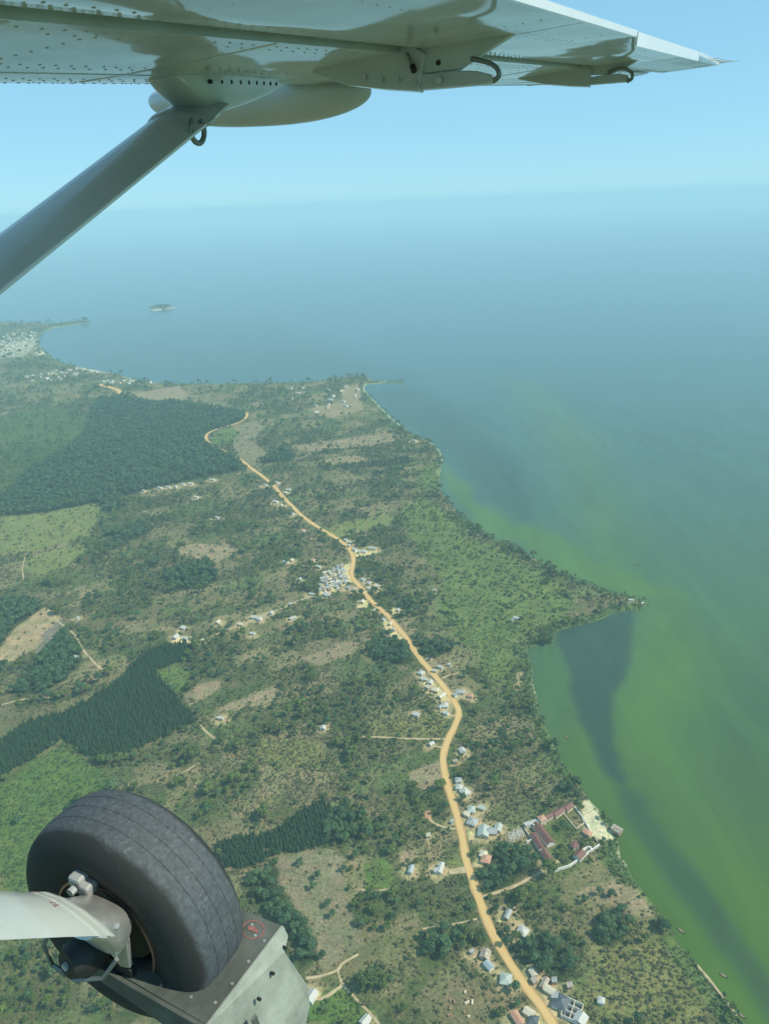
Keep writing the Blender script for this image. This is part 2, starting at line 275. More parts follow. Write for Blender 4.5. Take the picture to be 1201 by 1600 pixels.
FIELDS = [  # kind, outline, edge softness in metres
 ('bare', [(-420.5,710.8),(-435.3,743.7),(-437.0,789.5),(-422.3,841.9),(-391.6,812.6),(-397.9,772.1),(-394.3,748.5),(-407.7,726.1)], 2),
 ('ash', [(-391.6,812.6),(-382.3,799.8),(-384.2,750.4),(-390.5,718.5),(-395.0,754.0),(-399.2,779.3)], 3),
 ('pasture', [(-92.8,434.8),(-73.2,439.8),(-48.2,439.7),(-39.2,428.9),(-42.1,417.5),(-34.6,392.5),(-32.5,377.1),(-26.2,359.4),(-36.9,352.6),(-48.6,340.7),(-55.3,349.8),(-63.3,373.6),(-74.4,391.8),(-85.3,410.1)], 2),
 ('tan', [(-209.9,644.0),(-193.3,662.6),(-177.1,670.4),(-173.5,661.1),(-180.2,645.2),(-197.1,626.4)], 3),
 ('tan', [(-173.5,610.7),(-166.8,624.3),(-135.0,642.0),(-118.4,652.7),(-109.0,637.0),(-123.3,625.4),(-150.0,617.1)], 4),
 ('tan', [(-307.1,995.4),(-279.9,1016.8),(-233.1,1014.3),(-208.8,989.9),(-230.5,950.4),(-268.5,964.3)], 5),
 ('paleg', [(-91.0,1034.0),(-78.3,1063.9),(-40.1,1084.8),(11.1,1094.7),(12.9,1054.1),(-25.2,1038.9),(-66.7,1015.4)], 3),
 ('tan', [(-200.1,1476.9),(-98.9,1506.6),(6.3,1556.5),(45.3,1522.2),(17.8,1472.0),(-45.9,1455.2),(-146.2,1443.9)], 6),
 ('tan', [(-117.4,1383.7),(-45.1,1405.4),(-32.5,1364.6),(-91.6,1349.9)], 5),
 ('tan', [(123.8,392.5),(151.4,403.6),(160.1,405.3),(165.7,387.7),(169.1,373.3),(154.4,370.0),(144.1,378.5),(125.9,383.5)], 2),
 ('tan', [(12.2,521.9),(40.6,536.3),(40.7,512.3),(32.1,497.8),(16.6,502.4)], 4),
 ('tan', [(34.5,685.2),(46.6,685.5),(53.8,675.5),(45.6,672.6),(37.9,675.5)], 2),
 ('bare', [(125.9,659.7),(134.0,661.4),(130.2,637.1),(120.8,627.1)], 2),
 ('tan', [(-34.6,736.3),(-62.5,725.3),(-95.6,702.4),(-74.2,688.6),(-44.4,704.7)], 6),
 ('paleg', [(-621.7,1159.2),(-562.4,1166.4),(-483.8,1212.0),(-459.3,1163.2),(-444.1,1063.7),(-503.2,1019.2),(-551.3,1002.3)], 4),
 ('paleg', [(-497.1,955.9),(-500.7,1001.6),(-444.0,1035.7),(-424.8,1007.1),(-439.8,960.4),(-464.9,924.0)], 4),
 ('green', [(-354.1,1543.6),(-356.0,1611.0),(-341.6,1639.2),(-317.6,1630.4),(-302.9,1573.8),(-308.7,1527.9),(-334.3,1509.1)], 5),
 ('pasture', [(-308.7,1527.9),(-302.9,1573.8),(-306.2,1665.1),(-284.0,1710.6),(-259.6,1637.0),(-265.5,1530.8),(-212.0,1416.2),(-235.3,1361.3),(-283.5,1438.1)], 6),
 ('meadow', [(27.4,1108.7),(63.4,1174.7),(89.8,1115.1),(116.6,1000.9),(163.0,948.7),(195.0,890.5),(217.3,843.8),(224.7,794.2),(199.4,766.3),(164.9,740.7),(143.7,722.2),(125.0,673.7),(112.2,635.2),(95.7,652.8),(88.7,700.8),(65.9,748.8),(55.5,801.0),(69.4,874.8),(49.1,943.5),(34.8,1009.4)], 24),
 ('meadow', [(65.6,1304.0),(111.6,1372.2),(98.4,1216.3),(68.6,1174.1),(55.4,1221.5)], 20),
 ('crop', [(-334.6,519.4),(-323.1,550.6),(-302.1,577.8),(-259.4,540.9),(-233.7,517.2),(-266.8,496.9),(-304.4,452.1)], 4),
 ('crop', [(-304.4,452.1),(-266.8,496.9),(-236.1,467.7),(-253.2,398.0),(-280.7,399.4)], 6),
 ('green', [(-246.4,685.9),(-231.8,700.4),(-209.6,692.7),(-206.6,663.5),(-212.6,647.5),(-219.1,642.6)], 4),
 ('crop', [(-51.7,325.7),(-38.2,330.5),(-28.1,319.8),(-16.6,306.1),(-62.0,308.0),(-60.8,316.5)], 2),
 ('green', [(169.0,434.1),(163.3,440.6),(146.8,428.0),(142.9,422.3),(150.2,414.9),(160.3,403.1),(166.7,381.5),(170.5,377.2),(167.0,402.8)], 3),
 ('green', [(172.1,360.0),(182.7,333.7),(192.5,301.8),(183.6,298.4),(175.4,320.2),(166.9,339.6)], 4),
 ('green', [(-27.4,425.4),(-10.9,431.6),(-2.8,415.4),(-9.1,402.9),(-24.0,401.5)], 3),
 ('tan', [(-0.4,432.9),(12.0,435.2),(14.8,426.1),(3.8,420.8)], 2),
 ('paleg', [(35.9,425.0),(46.1,433.4),(46.6,420.3),(37.4,416.2)], 2),
 ('maize', [(-23.4,596.7),(45.7,595.9),(50.2,579.5),(43.0,564.5),(-20.4,570.4)], 3),
 ('maize', [(124.8,355.2),(162.1,367.7),(172.8,339.4),(180.1,308.1),(172.3,298.1),(99.0,301.2)], 10),
 ('maize', [(-120.0,576.9),(-66.5,564.4),(-59.3,538.4),(-97.7,532.6),(-122.3,550.7)], 6),
 ('forest', [(-728.6,1972.5),(-660.5,1995.8),(-537.0,1918.5),(-411.1,1838.3),(-309.8,1766.5),(-314.3,1698.8),(-347.3,1655.7),(-373.2,1613.6),(-372.7,1569.7),(-347.7,1511.0),(-313.0,1462.9),(-262.6,1383.8),(-258.5,1342.3),(-331.7,1309.1),(-402.3,1270.9),(-442.0,1234.4),(-481.8,1205.9),(-544.0,1172.7),(-621.7,1159.2),(-660.1,1244.6),(-674.7,1399.8),(-643.8,1609.6),(-696.9,1806.0)], 9),
 ('young', [(-928.9,1843.7),(-842.6,1944.3),(-696.9,1806.0),(-643.8,1609.6),(-674.7,1399.8),(-675.0,1277.8)], 14),
 ('grove', [(-487.7,860.6),(-448.8,863.9),(-425.6,842.2),(-440.9,789.8),(-436.5,746.5)], 2),
 ('grove', [(-387.8,659.8),(-379.4,711.5),(-377.0,787.6),(-342.4,734.0),(-331.9,717.8),(-337.5,682.1),(-355.9,656.5)], 2),
 ('grove', [(-483.8,1212.0),(-450.4,1226.2),(-428.3,1170.9),(-449.9,1156.6)], 3),
 ('grove', [(-23.9,728.8),(-2.5,744.6),(24.5,712.1),(19.6,681.6),(-20.4,690.6)], 3),
 ('grove', [(30.7,724.5),(57.0,729.1),(65.6,708.9),(47.1,691.6),(32.6,697.6)], 3),
 ('grove', [(54.5,416.5),(75.2,436.7),(101.6,430.4),(101.9,415.7),(79.4,405.6),(59.7,394.1)], 3),
 ('grove', [(10.9,358.2),(30.5,366.7),(38.7,356.9),(24.5,346.2),(12.4,349.0)], 5),
 ('grove', [(77.9,348.2),(92.7,360.4),(107.3,351.4),(106.0,329.5),(93.3,325.9),(85.3,334.7)], 4),
 ('grove', [(132.0,374.1),(148.0,377.3),(148.7,358.7),(131.7,350.2),(126.7,362.1)], 4),
 ('grove', [(-112.6,415.4),(-91.0,427.5),(-83.9,405.6),(-68.0,378.8),(-57.3,349.9),(-64.8,341.4),(-85.4,379.6),(-105.2,396.0)], 3),
 ('grove', [(-58.2,471.1),(-41.2,491.1),(-25.5,476.1),(-30.2,456.3),(-44.4,441.3),(-57.1,451.4)], 3),
 ('grove', [(-294.3,908.3),(-279.5,935.4),(-239.4,951.3),(-217.2,901.2),(-233.0,875.7),(-268.4,870.2)], 4),
 ('grove', [(-424.2,1061.6),(-395.6,1095.4),(-353.7,1085.9),(-359.9,1055.0),(-392.0,1035.0)], 4),
 ('grove', [(-237.9,1380.5),(-197.7,1455.3),(-163.1,1421.6),(-171.8,1383.2)], 4),
 ('yard', [(3.5,787.1),(3.9,803.9),(10.8,804.8),(8.1,789.7)], 1.5),
 ('yard', [(-37.3,808.9),(-36.1,827.9),(-24.3,826.9),(-25.8,808.0)], 1.5),
 ('yard', [(31.2,653.1),(39.2,657.0),(54.4,625.5),(57.4,617.0),(47.7,619.7),(39.5,635.0)], 2),
 ('yard', [(-7.2,768.9),(-1.2,775.7),(7.0,753.5),(16.3,732.3),(-0.5,739.0)], 2),
 ('yard', [(-85.6,845.5),(-85.9,876.5),(-83.5,905.5),(-63.1,922.6),(-48.0,932.9),(-44.6,894.4),(-40.1,875.9),(-52.9,868.2),(-64.5,853.7)], 2),
 ('yard', [(-15.6,854.5),(-14.0,868.2),(-9.1,864.3),(-9.2,853.9)], 1),
 ('yard', [(-44.5,971.4),(-41.5,952.4),(-24.9,954.9),(-11.6,959.8),(-13.4,968.3),(-31.2,972.2)], 1.5),
 ('yard', [(49.3,506.5),(52.4,510.9),(59.0,494.0),(58.2,487.5),(50.6,488.7)], 1.5),
 ('yard', [(53.5,451.7),(60.0,452.7),(59.4,443.8),(53.0,443.5)], 1),
 ('yard', [(54.5,424.0),(60.5,426.6),(59.5,419.7),(53.9,419.4)], 1),
 ('clay', [(20.2,474.9),(26.9,475.9),(28.1,465.0),(23.5,463.9),(19.8,468.1)], 0.6),
 ('yard', [(67.9,359.7),(74.4,361.3),(74.4,356.6),(68.1,356.0)], 1.5),
 ('yard', [(63.5,372.4),(68.1,374.2),(68.0,371.2),(63.6,370.0)], 1.2),
 ('yard', [(-59.8,328.5),(-56.0,330.4),(-49.7,324.8),(-53.4,321.7)], 1.2),
 ('yard', [(81.7,330.6),(86.6,331.2),(93.2,311.8),(88.9,306.2),(86.1,314.1)], 1.5),
 ('yard', [(65.9,304.1),(77.5,309.4),(80.7,302.7),(76.2,299.2)], 1.5),
 ('yard', [(-243.8,744.8),(-244.2,758.4),(-224.4,754.1),(-219.1,742.9)], 1.5),
 ('sand', [(145.5,476.8),(153.1,480.5),(158.7,457.0),(163.5,441.3),(159.1,437.7),(149.0,437.7),(142.0,445.6),(144.5,461.1)], 1.2),
 ('lawn', [(111.9,452.4),(129.7,466.0),(137.5,447.1),(122.9,436.6),(114.4,437.1)], 2),
 ('lawn', [(110.3,431.2),(128.5,440.0),(137.4,433.4),(131.4,422.9),(118.3,416.6),(113.3,419.2)], 2),
 ('tan', [(93.2,430.9),(98.8,435.5),(105.1,415.5),(105.6,409.3),(101.1,411.8)], 1.5),
 ('pale_town', [(-1395.8,2884.0),(-1410.7,3027.8),(-1361.9,3121.5),(-1243.8,2848.0),(-1228.6,2658.1),(-1290.2,2648.6)], 15),
 ('sandf', [(-1211.8,2763.1),(-1200.3,2785.8),(-1153.0,2700.4),(-1172.2,2692.8)], 4),
 ('sandf', [(-933.1,2411.6),(-901.6,2425.0),(-806.5,2327.5),(-809.6,2318.8),(-890.0,2373.2)], 4),
 ('sandf', [(-657.9,2186.4),(-630.5,2193.8),(-619.8,2166.4),(-648.6,2171.9)], 4),
 ('tan', [(-673.9,2012.7),(-549.0,2095.9),(-485.3,1964.6),(-550.3,1894.2),(-621.4,1946.8)], 12),
 ('tan', [(-172.3,1779.6),(-52.4,1873.8),(-35.6,1756.7),(-107.1,1682.3)], 10),
 ('tan', [(-103.7,1967.2),(-54.9,2033.6),(-44.5,1872.4),(-82.3,1813.8)], 8),
]

HOUSES = [  # x, y, width, length, ridge direction, roof shape, roof colour, wall colour, label
 (78.8,362.5, 8.5, 9, 40, 'pyramid', 'white', 'white', 'house with bright white pointed roof standing alone right of the road'),
 (71.3,375.5, 4, 10, 30, 'gable', 'grey', 'mud', 'narrow grey roofed shed beside the rounded roadside tree'),
 (52.3,346.7, 8, 8, 25, 'gable', 'rust', 'cream', 'brown roofed house hidden in trees left of the road'),
 (53.3,339.1, 5.5, 7.5, -35, 'gable', 'blue', 'white', 'pale blue roofed house just below the brown roofed one'),
 (62.5,329.3, 9, 10, 15, 'hip', 'pale', 'cream', 'broad pale green roof close to the left edge of the road'),
 (44.0,348.9, 2.5, 2.5, 10, 'lean', 'white', 'white', 'tiny white hut among trees left of the brown roof'),
 (79.8,332.8, 4.5, 6.5, -20, 'gable', 'beige', 'mud', 'small beige shed first in the roadside cluster at the bottom'),
 (79.6,327.7, 4, 4, -20, 'lean', 'rust', 'mud', 'small rusty hut between beige shed and road'),
 (85.5,325.8, 4.5, 10, 35, 'gable', 'rust', 'mud', 'long rusty roof in the roadside cluster at the bottom'),
 (87.6,321.2, 5.5, 9, -50, 'gable', 'beige', 'cream', 'bright beige roof below the long rusty one'),
 (91.7,327.2, 3.5, 4, 10, 'lean', 'grey', 'mud', 'small grey hut behind the beige roofs'),
 (89.9,317.5, 4.5, 5, 20, 'lean', 'grey', 'cream', 'grey lean-to against the charcoal roofed house'),
 (92.8,313.4, 12, 13, 35, 'hip', 'dark', 'white', 'large charcoal hip roofed house with white walls near the bottom edge'),
 (100.2,323.5, 4, 4, 0, 'lean', 'rust', 'mud', 'small rusty hut in trees right of the charcoal roof'),
 (101.7,303.0, 9, 9, 40, 'gable', 'white', 'white', 'white roofed house cut by the bottom edge right of the road'),
 (116.6,313.5, 5, 5, 20, 'pyramid', 'white', 'white', 'small white pointed hut alone in the scrub far right of the road'),
 (65.3,304.5, 6, 11, -25, 'gable', 'salmon', 'cream', 'salmon roofed house at the bottom edge left of the road'),
 (72.7,308.0, 6, 8, -50, 'gable', 'beige', 'cream', 'beige gable roof next to the salmon roofed house'),
 (74.4,303.4, 7, 7, 20, 'hip', 'dark', 'cream', 'dark hip roof at the bottom edge touching the road'),
 (59.1,542.6, 6.5, 8, -15, 'gable', 'white', 'white', 'single bright white house right of the road at its inner bend'),
 (51.5,529.1, 4, 4, 0, 'lean', 'rust', 'mud', 'small brown hut in trees below the single white house'),
 (51.9,506.3, 7, 7, 0, 'pyramid', 'grey', 'white', 'grey pointed roof, topmost of the white trio right of road'),
 (51.6,498.1, 7, 7, 20, 'pyramid', 'white', 'white', 'white pointed roof, middle of the trio right of road'),
 (55.7,492.7, 9, 10, -35, 'hip', 'white', 'white', 'widest white hip roof of the trio right of road'),
 (58.5,472.7, 8, 9, 10, 'hip', 'pale', 'white', 'pale hip roof above the big grey shed'),
 (54.3,467.5, 4, 6, -50, 'lean', 'beige', 'cream', 'small cream lean-to by the road above the grey shed'),
 (57.9,460.0, 10, 10, 30, 'hip', 'grey', 'cream', 'grey hip roof between the road and the big grey shed'),
 (64.9,449.2, 11, 14, 12, 'gable', 'pale', 'cream', 'largest pale grey gabled shed right of the road'),
 (71.8,449.4, 8, 9, 100, 'gable', 'grey', 'cream', 'grey annex joined behind the largest shed'),
 (76.6,452.4, 7, 10, 20, 'gable', 'pale', 'cream', 'far pale annex at the end of the grey sheds'),
 (66.7,473.6, 3, 7, -60, 'lean', 'pale', 'cream', 'thin pale roof in the trees behind the pale hip roof'),
 (63.2,423.0, 9, 10, 20, 'hip', 'salmon', 'cream', 'salmon hip roofed house by the dark grove right of the road'),
 (62.0,427.8, 7, 7, 20, 'hip', 'beige', 'cream', 'beige hip roof joined to the salmon roofed house'),
 (29.5,416.6, 5, 12, 20, 'gable', 'white', 'white', 'long white roofed house at the end of the dirt spur'),
 (26.1,414.5, 3.5, 4, 0, 'lean', 'white', 'white', 'tiny white shed beside the long white roof'),
 (8.3,416.6, 4, 9, 18, 'gable', 'blue', 'white', 'narrow blue grey roof alone in scrub left of the dirt spur'),
 (33.0,553.7, 5, 6, 60, 'gable', 'white', 'cream', 'small white house at the end of a short path left of the bend'),
 (42.2,460.8, 2.6, 2.6, 0, 'lean', 'white', 'white', 'tiny white kiosk at the left road edge'),
 (22.9,447.7, 4, 4, 0, 'lean', 'beige', 'cream', 'small beige hut in the trees below the clay plot'),
 (-56.6,323.5, 7.5, 10, 28, 'gable', 'white', 'white', 'white roofed shed on a sandy yard beside the wheel fender'),
 (-23.8,307.1, 6, 8, 40, 'gable', 'white', 'white', 'white roof cut by the bottom edge left of the road'),
 (-64.7,582.4, 7, 7, 10, 'gable', 'white', 'white', 'lone white house in scrub left of the straight path'),
 (21.7,596.5, 7, 9, -60, 'gable', 'white', 'white', 'white roof above the maize plot left of the road'),
 (-162.9,603.2, 4, 10, -70, 'gable', 'white', 'cream', 'small white house near the plantation corner'),
 (11.3,795.5, 5, 6, 20, 'gable', 'white', 'white', 'white house on the sandy yard right of the road'),
 (-5.7,774.6, 5, 6, -30, 'gable', 'white', 'white', 'white house left of the road opposite the sandy yard'),
 (1.5,765.3, 5, 7, 40, 'gable', 'beige', 'cream', 'beige roofed house second in the left roadside row'),
 (-1.1,744.5, 6, 6, 10, 'gable', 'white', 'white', 'white roof last in the left roadside row above the grove'),
 (5.6,752.3, 5, 8, -40, 'gable', 'beige', 'cream', 'beige roof touching the road above the grove'),
 (-16.7,796.4, 6, 7, 20, 'gable', 'beige', 'cream', 'beige house below the road fork of the village'),
 (30.6,664.4, 9, 9, -50, 'hip', 'white', 'white', 'white hip roof first below the grove left of the road'),
 (33.1,652.9, 6, 10, -70, 'gable', 'white', 'cream', 'long white roof second below the grove left of the road'),
 (38.5,647.0, 7, 8, 20, 'gable', 'white', 'white', 'white gable touching the road opposite the bare plot'),
 (36.0,638.5, 6, 7, -40, 'gable', 'beige', 'cream', 'beige roof behind the white gable left of the road'),
 (42.6,633.7, 8, 12, -60, 'hip', 'beige', 'cream', 'wide beige hip roof in the left roadside row'),
 (48.1,623.8, 8, 14, 45, 'gable', 'beige', 'cream', 'longest beige roof parallel to the road'),
 (49.8,608.4, 9, 10, 0, 'hip', 'white', 'white', 'white hip roof just above the road bend'),
 (44.7,605.8, 5, 6, 30, 'gable', 'grey', 'cream', 'grey roof behind the white hip roof at the bend'),
 (49.4,596.6, 5, 8, -60, 'gable', 'white', 'white', 'white roof beside the pale apron at the bend'),
 (50.9,673.3, 4, 8, -60, 'gable', 'white', 'white', 'thin white roof right of the road below the bare plot'),
 (44.5,666.8, 4, 7, -60, 'gable', 'white', 'cream', 'thin cream roof touching the right road edge'),
 (66.6,628.8, 8, 14, -75, 'hip', 'grey', 'white', 'grey hip roof right of the road above the bend'),
 (61.1,624.0, 5, 6, -30, 'gable', 'grey', 'white', 'small grey roof between road and grey hip roof'),
 (75.8,621.9, 7, 7, 20, 'pyramid', 'salmon', 'cream', 'small salmon pointed roof in the scrub near the meadow'),
 (60.6,677.3, 3, 5, -70, 'gable', 'white', 'white', 'tiny white roof at the meadow edge'),
 (40.8,688.4, 4, 5, 30, 'lean', 'dark', 'mud', 'small dark hut on the bare plot right of the road'),
 (-241.0,754.1, 10, 11, 20, 'gable', 'white', 'white', 'bright white farmhouse above the dark plantation'),
 (-229.3,750.4, 7, 11, -70, 'gable', 'white', 'white', 'second white farm roof right of the farmhouse'),
 (-236.7,773.3, 6, 9, -60, 'lean', 'white', 'white', 'small white outbuilding above the farm'),
 (-198.7,783.2, 8, 9, 20, 'gable', 'beige', 'cream', 'beige house above the farm track'),
 (-206.6,744.6, 4, 8, -70, 'gable', 'beige', 'cream', 'small beige roof beside the farm track'),
 (-156.6,791.5, 8, 15, -65, 'gable', 'white', 'white', 'long white roof by the track towards the village'),
 (-150.7,786.6, 7, 9, 10, 'gable', 'white', 'white', 'white roof beside the long one on the track'),
 (-154.4,755.4, 5, 9, -75, 'gable', 'white', 'white', 'white roof in trees below the farm track'),
 (-170.8,776.5, 6, 9, -65, 'gable', 'beige', 'cream', 'beige roofed hut right above the farm track'),
 (-111.7,786.3, 6, 12, 70, 'gable', 'white', 'white', 'white roof with bare yard between farm and village'),
 (-369.4,806.2, 5, 6, -30, 'gable', 'white', 'white', 'small white house beside the crooked path'),
 (-340.2,719.7, 6, 11, -60, 'gable', 'white', 'white', 'white roof at the edge of the triangular grove'),
 (-260.4,1111.5, 7, 12, -60, 'gable', 'white', 'white', 'white house alone in scrub below the forest'),
 (-122.1,1046.7, 9, 10, 20, 'hip', 'salmon', 'white', 'salmon roofed house left of the road above the village'),
 (-135.9,941.4, 9, 12, -50, 'gable', 'white', 'white', 'white roof at the hamlet left of the village'),
 (-128.4,944.6, 7, 9, 20, 'gable', 'beige', 'cream', 'beige roof at the hamlet left of the village'),
 (-99.5,941.8, 8, 9, 20, 'hip', 'salmon', 'cream', 'small salmon roof between hamlet and village'),
 (-91.2,921.4, 9, 10, -60, 'gable', 'white', 'white', 'white roof at the upper left corner of the village'),
 (-112.1,886.1, 5, 8, 0, 'gable', 'white', 'white', 'lone white hut on the green left of the village'),
 (-75.0,841.2, 12, 14, -40, 'gable', 'white', 'white', 'large white roof below the village'),
 (-94.2,844.6, 5, 10, -70, 'gable', 'pale', 'white', 'pale roof left of the large white roof'),
 (-117.3,820.5, 6, 8, -40, 'gable', 'white', 'cream', 'white hut on the track left of the village'),
 (-138.9,800.6, 7, 8, 20, 'gable', 'white', 'white', 'white hut halfway along the farm track'),
 (-56.3,1005.2, 7, 9, -40, 'gable', 'white', 'white', 'white roof right of the road above the village, upper of three'),
 (-48.7,995.6, 7, 11, -60, 'gable', 'beige', 'cream', 'beige roof in the upper group right of the road'),
 (-52.0,985.0, 6, 8, 20, 'gable', 'grey', 'cream', 'grey roof in the upper group right of the road'),
 (-42.8,971.2, 9, 11, -40, 'gable', 'white', 'white', 'white roof at the bend above the village'),
 (-37.3,962.3, 7, 9, 20, 'gable', 'grey', 'cream', 'grey roof at the bend above the village'),
 (-30.2,963.7, 8, 12, -65, 'gable', 'white', 'white', 'white roof middle of the lane right of the road bend'),
 (-18.7,973.1, 10, 18, -75, 'gable', 'grey', 'cream', 'long dull grey roof at the end of the lane'),
 (-30.3,878.6, 8, 9, -40, 'gable', 'white', 'white', 'white roof right of the road opposite the village'),
 (-23.7,867.3, 8, 10, 20, 'gable', 'grey', 'cream', 'grey roof right of the road opposite the village'),
 (-13.2,859.4, 9, 11, -60, 'gable', 'beige', 'cream', 'sandy beige roof at the village end right of the road'),
 (-22.1,853.3, 6, 12, -70, 'gable', 'white', 'white', 'white roof at the village end touching the road'),
 (-48.6,857.4, 8, 9, -40, 'gable', 'grey', 'cream', 'grey roof below the village by the road'),
 (-42.0,851.7, 8, 11, 20, 'gable', 'rust', 'cream', 'rusty roof below the village by the road'),
 (-31.3,819.5, 8, 9, 20, 'gable', 'beige', 'cream', 'beige roof on the sandy yard below the village'),
 (-184.4,1260.6, 8, 12, -60, 'gable', 'white', 'white', 'white roof beside the upper road near the forest corner'),
 (-159.5,1222.5, 9, 14, -60, 'gable', 'white', 'white', 'white roof right of the upper road'),
 (-164.4,1207.7, 8, 9, 10, 'gable', 'beige', 'cream', 'beige roof touching the upper road'),
 (-176.3,1170.6, 9, 13, -65, 'gable', 'white', 'white', 'white roof left of the upper road'),
 (-164.9,1152.3, 6, 10, 10, 'gable', 'beige', 'cream', 'beige hut left of the upper road'),
 (-144.8,1114.6, 8, 12, -60, 'gable', 'white', 'white', 'lowest white roof left of the upper road'),
 (-203.6,1253.2, 6, 10, -60, 'gable', 'white', 'white', 'white hut left of the road near the forest corner'),
 (145.2,766.4, 6, 9, -60, 'gable', 'white', 'white', 'lone white hut in the green meadow'),
 (139.9,761.1, 4, 6, 20, 'lean', 'grey', 'cream', 'small grey shelter beside the lone meadow hut'),
 (58.6,841.1, 6, 8, -60, 'gable', 'rust', 'mud', 'rusty hut at the meadow edge above the road'),
 (285.8,796.7, 5, 7, -70, 'gable', 'white', 'white', 'white fishing hut at the tip of the green point'),
 (296.1,786.5, 4, 5, 20, 'lean', 'beige', 'cream', 'small beige shelter at the very tip of the point'),
 (65.4,1478.4, 9, 15, -70, 'gable', 'white', 'white', 'white roof by the shore of the upper bay'),
 (-414.3,1253.0, 6, 10, -70, 'gable', 'white', 'cream', 'white hut, lowest of the row under the forest'),
 (-389.9,1266.1, 7, 12, -70, 'gable', 'white', 'white', 'white hut second in the row under the forest'),
 (-375.7,1267.7, 7, 12, -70, 'gable', 'blue', 'white', 'blue roof in the row under the forest'),
 (-361.9,1266.0, 7, 9, 10, 'gable', 'white', 'white', 'white hut right of the blue roof under the forest'),
 (-352.3,1277.9, 7, 12, -70, 'gable', 'blue', 'white', 'second blue roof under the forest'),
 (-339.1,1279.6, 8, 14, -70, 'gable', 'white', 'white', 'white roof at the upper end of the row under the forest'),
 (-303.7,1295.3, 7, 15, -70, 'gable', 'white', 'white', 'white roof on the bare strip under the forest'),
 (-314.3,1210.2, 8, 11, -70, 'gable', 'white', 'white', 'white hut below the row under the forest'),
]

# ------------------------------------------------------------------ ground
KIND = {  # base colour, tree density, shrub density
 'bare': ((0.33, 0.245, 0.139), 0.0, 0.04), 'ash': ((0.17, 0.15, 0.115), 0.0, 0.05),
 'pasture': ((0.195, 0.17, 0.099), 0.012, 0.05), 'tan': ((0.25, 0.195, 0.115), 0.02, 0.12),
 'paleg': ((0.16, 0.175, 0.058), 0.03, 0.10), 'green': ((0.1, 0.145, 0.037), 0.02, 0.25),
 'meadow': ((0.112, 0.146, 0.042), 0.06, 0.36), 'crop': ((0.085, 0.13, 0.031), 0.03, 0.55),
 'maize': ((0.165, 0.16, 0.058), 0.05, 0.75), 'forest': ((0.03, 0.045, 0.015), 1.0, 0.0),
 'young': ((0.07, 0.105, 0.031), 0.35, 0.5), 'grove': ((0.035, 0.05, 0.017), 0.95, 0.1),
 'yard': ((0.56, 0.44, 0.225), 0.0, 0.0), 'clay': ((0.47, 0.27, 0.145), 0.0, 0.0), 'sand': ((0.54, 0.48, 0.315), 0.0, 0.0),
 'sandf': ((0.75, 0.7, 0.468), 0.0, 0.0), 'lawn': ((0.10, 0.125, 0.036), 0.30, 0.7), 'pale_town': ((0.34, 0.32, 0.212), 0.1, 0.1),
}
ROAD_S = smooth_line(ROAD, 4); ROADF_S = smooth_line(ROAD_FAR, 4)
SHORE_S = SHORE
TREE_ROWS = [  # planted blocks: outline, row direction in degrees, row spacing, tree spacing
 ([(-362.1,580.7),(-345.7,612.5),(-314.8,625.3),(-284.6,662.4),(-268.0,720.6),(-254.2,735.0),(-226.8,742.1),(-217.9,730.9),(-216.5,711.6),(-247.7,688.4),(-185.1,601.7),(-223.5,569.2),(-259.6,545.0),(-303.8,582.4),(-322.0,554.7),(-339.2,529.7)], 24, 3.3, 2.7),
 ([(-139.6,448.3),(-94.7,459.9),(-76.4,477.6),(-59.4,490.7),(-51.2,483.2),(-56.3,464.3),(-51.9,446.1),(-73.2,439.8),(-92.8,434.8),(-105.2,428.3),(-127.9,423.6)], 18, 3.3, 2.8),
 ([(-78.3,1311.9),(-73.7,1347.5),(3.3,1359.9),(51.7,1376.4),(49.6,1331.3),(2.7,1319.3)], 10, 6, 5),
 ([(-18.3,1290.2),(37.3,1314.8),(38.9,1296.8),(-14.9,1269.3)], 10, 6, 5),
]
def ground_z(x, y):
    x = np.asarray(x, float); y = np.asarray(y, float)
    return 2.2 + 1.1*np.sin(x/170.0 + 1.3)*np.cos(y/210.0) + 0.5*np.sin(y/90.0 + x/140.0)
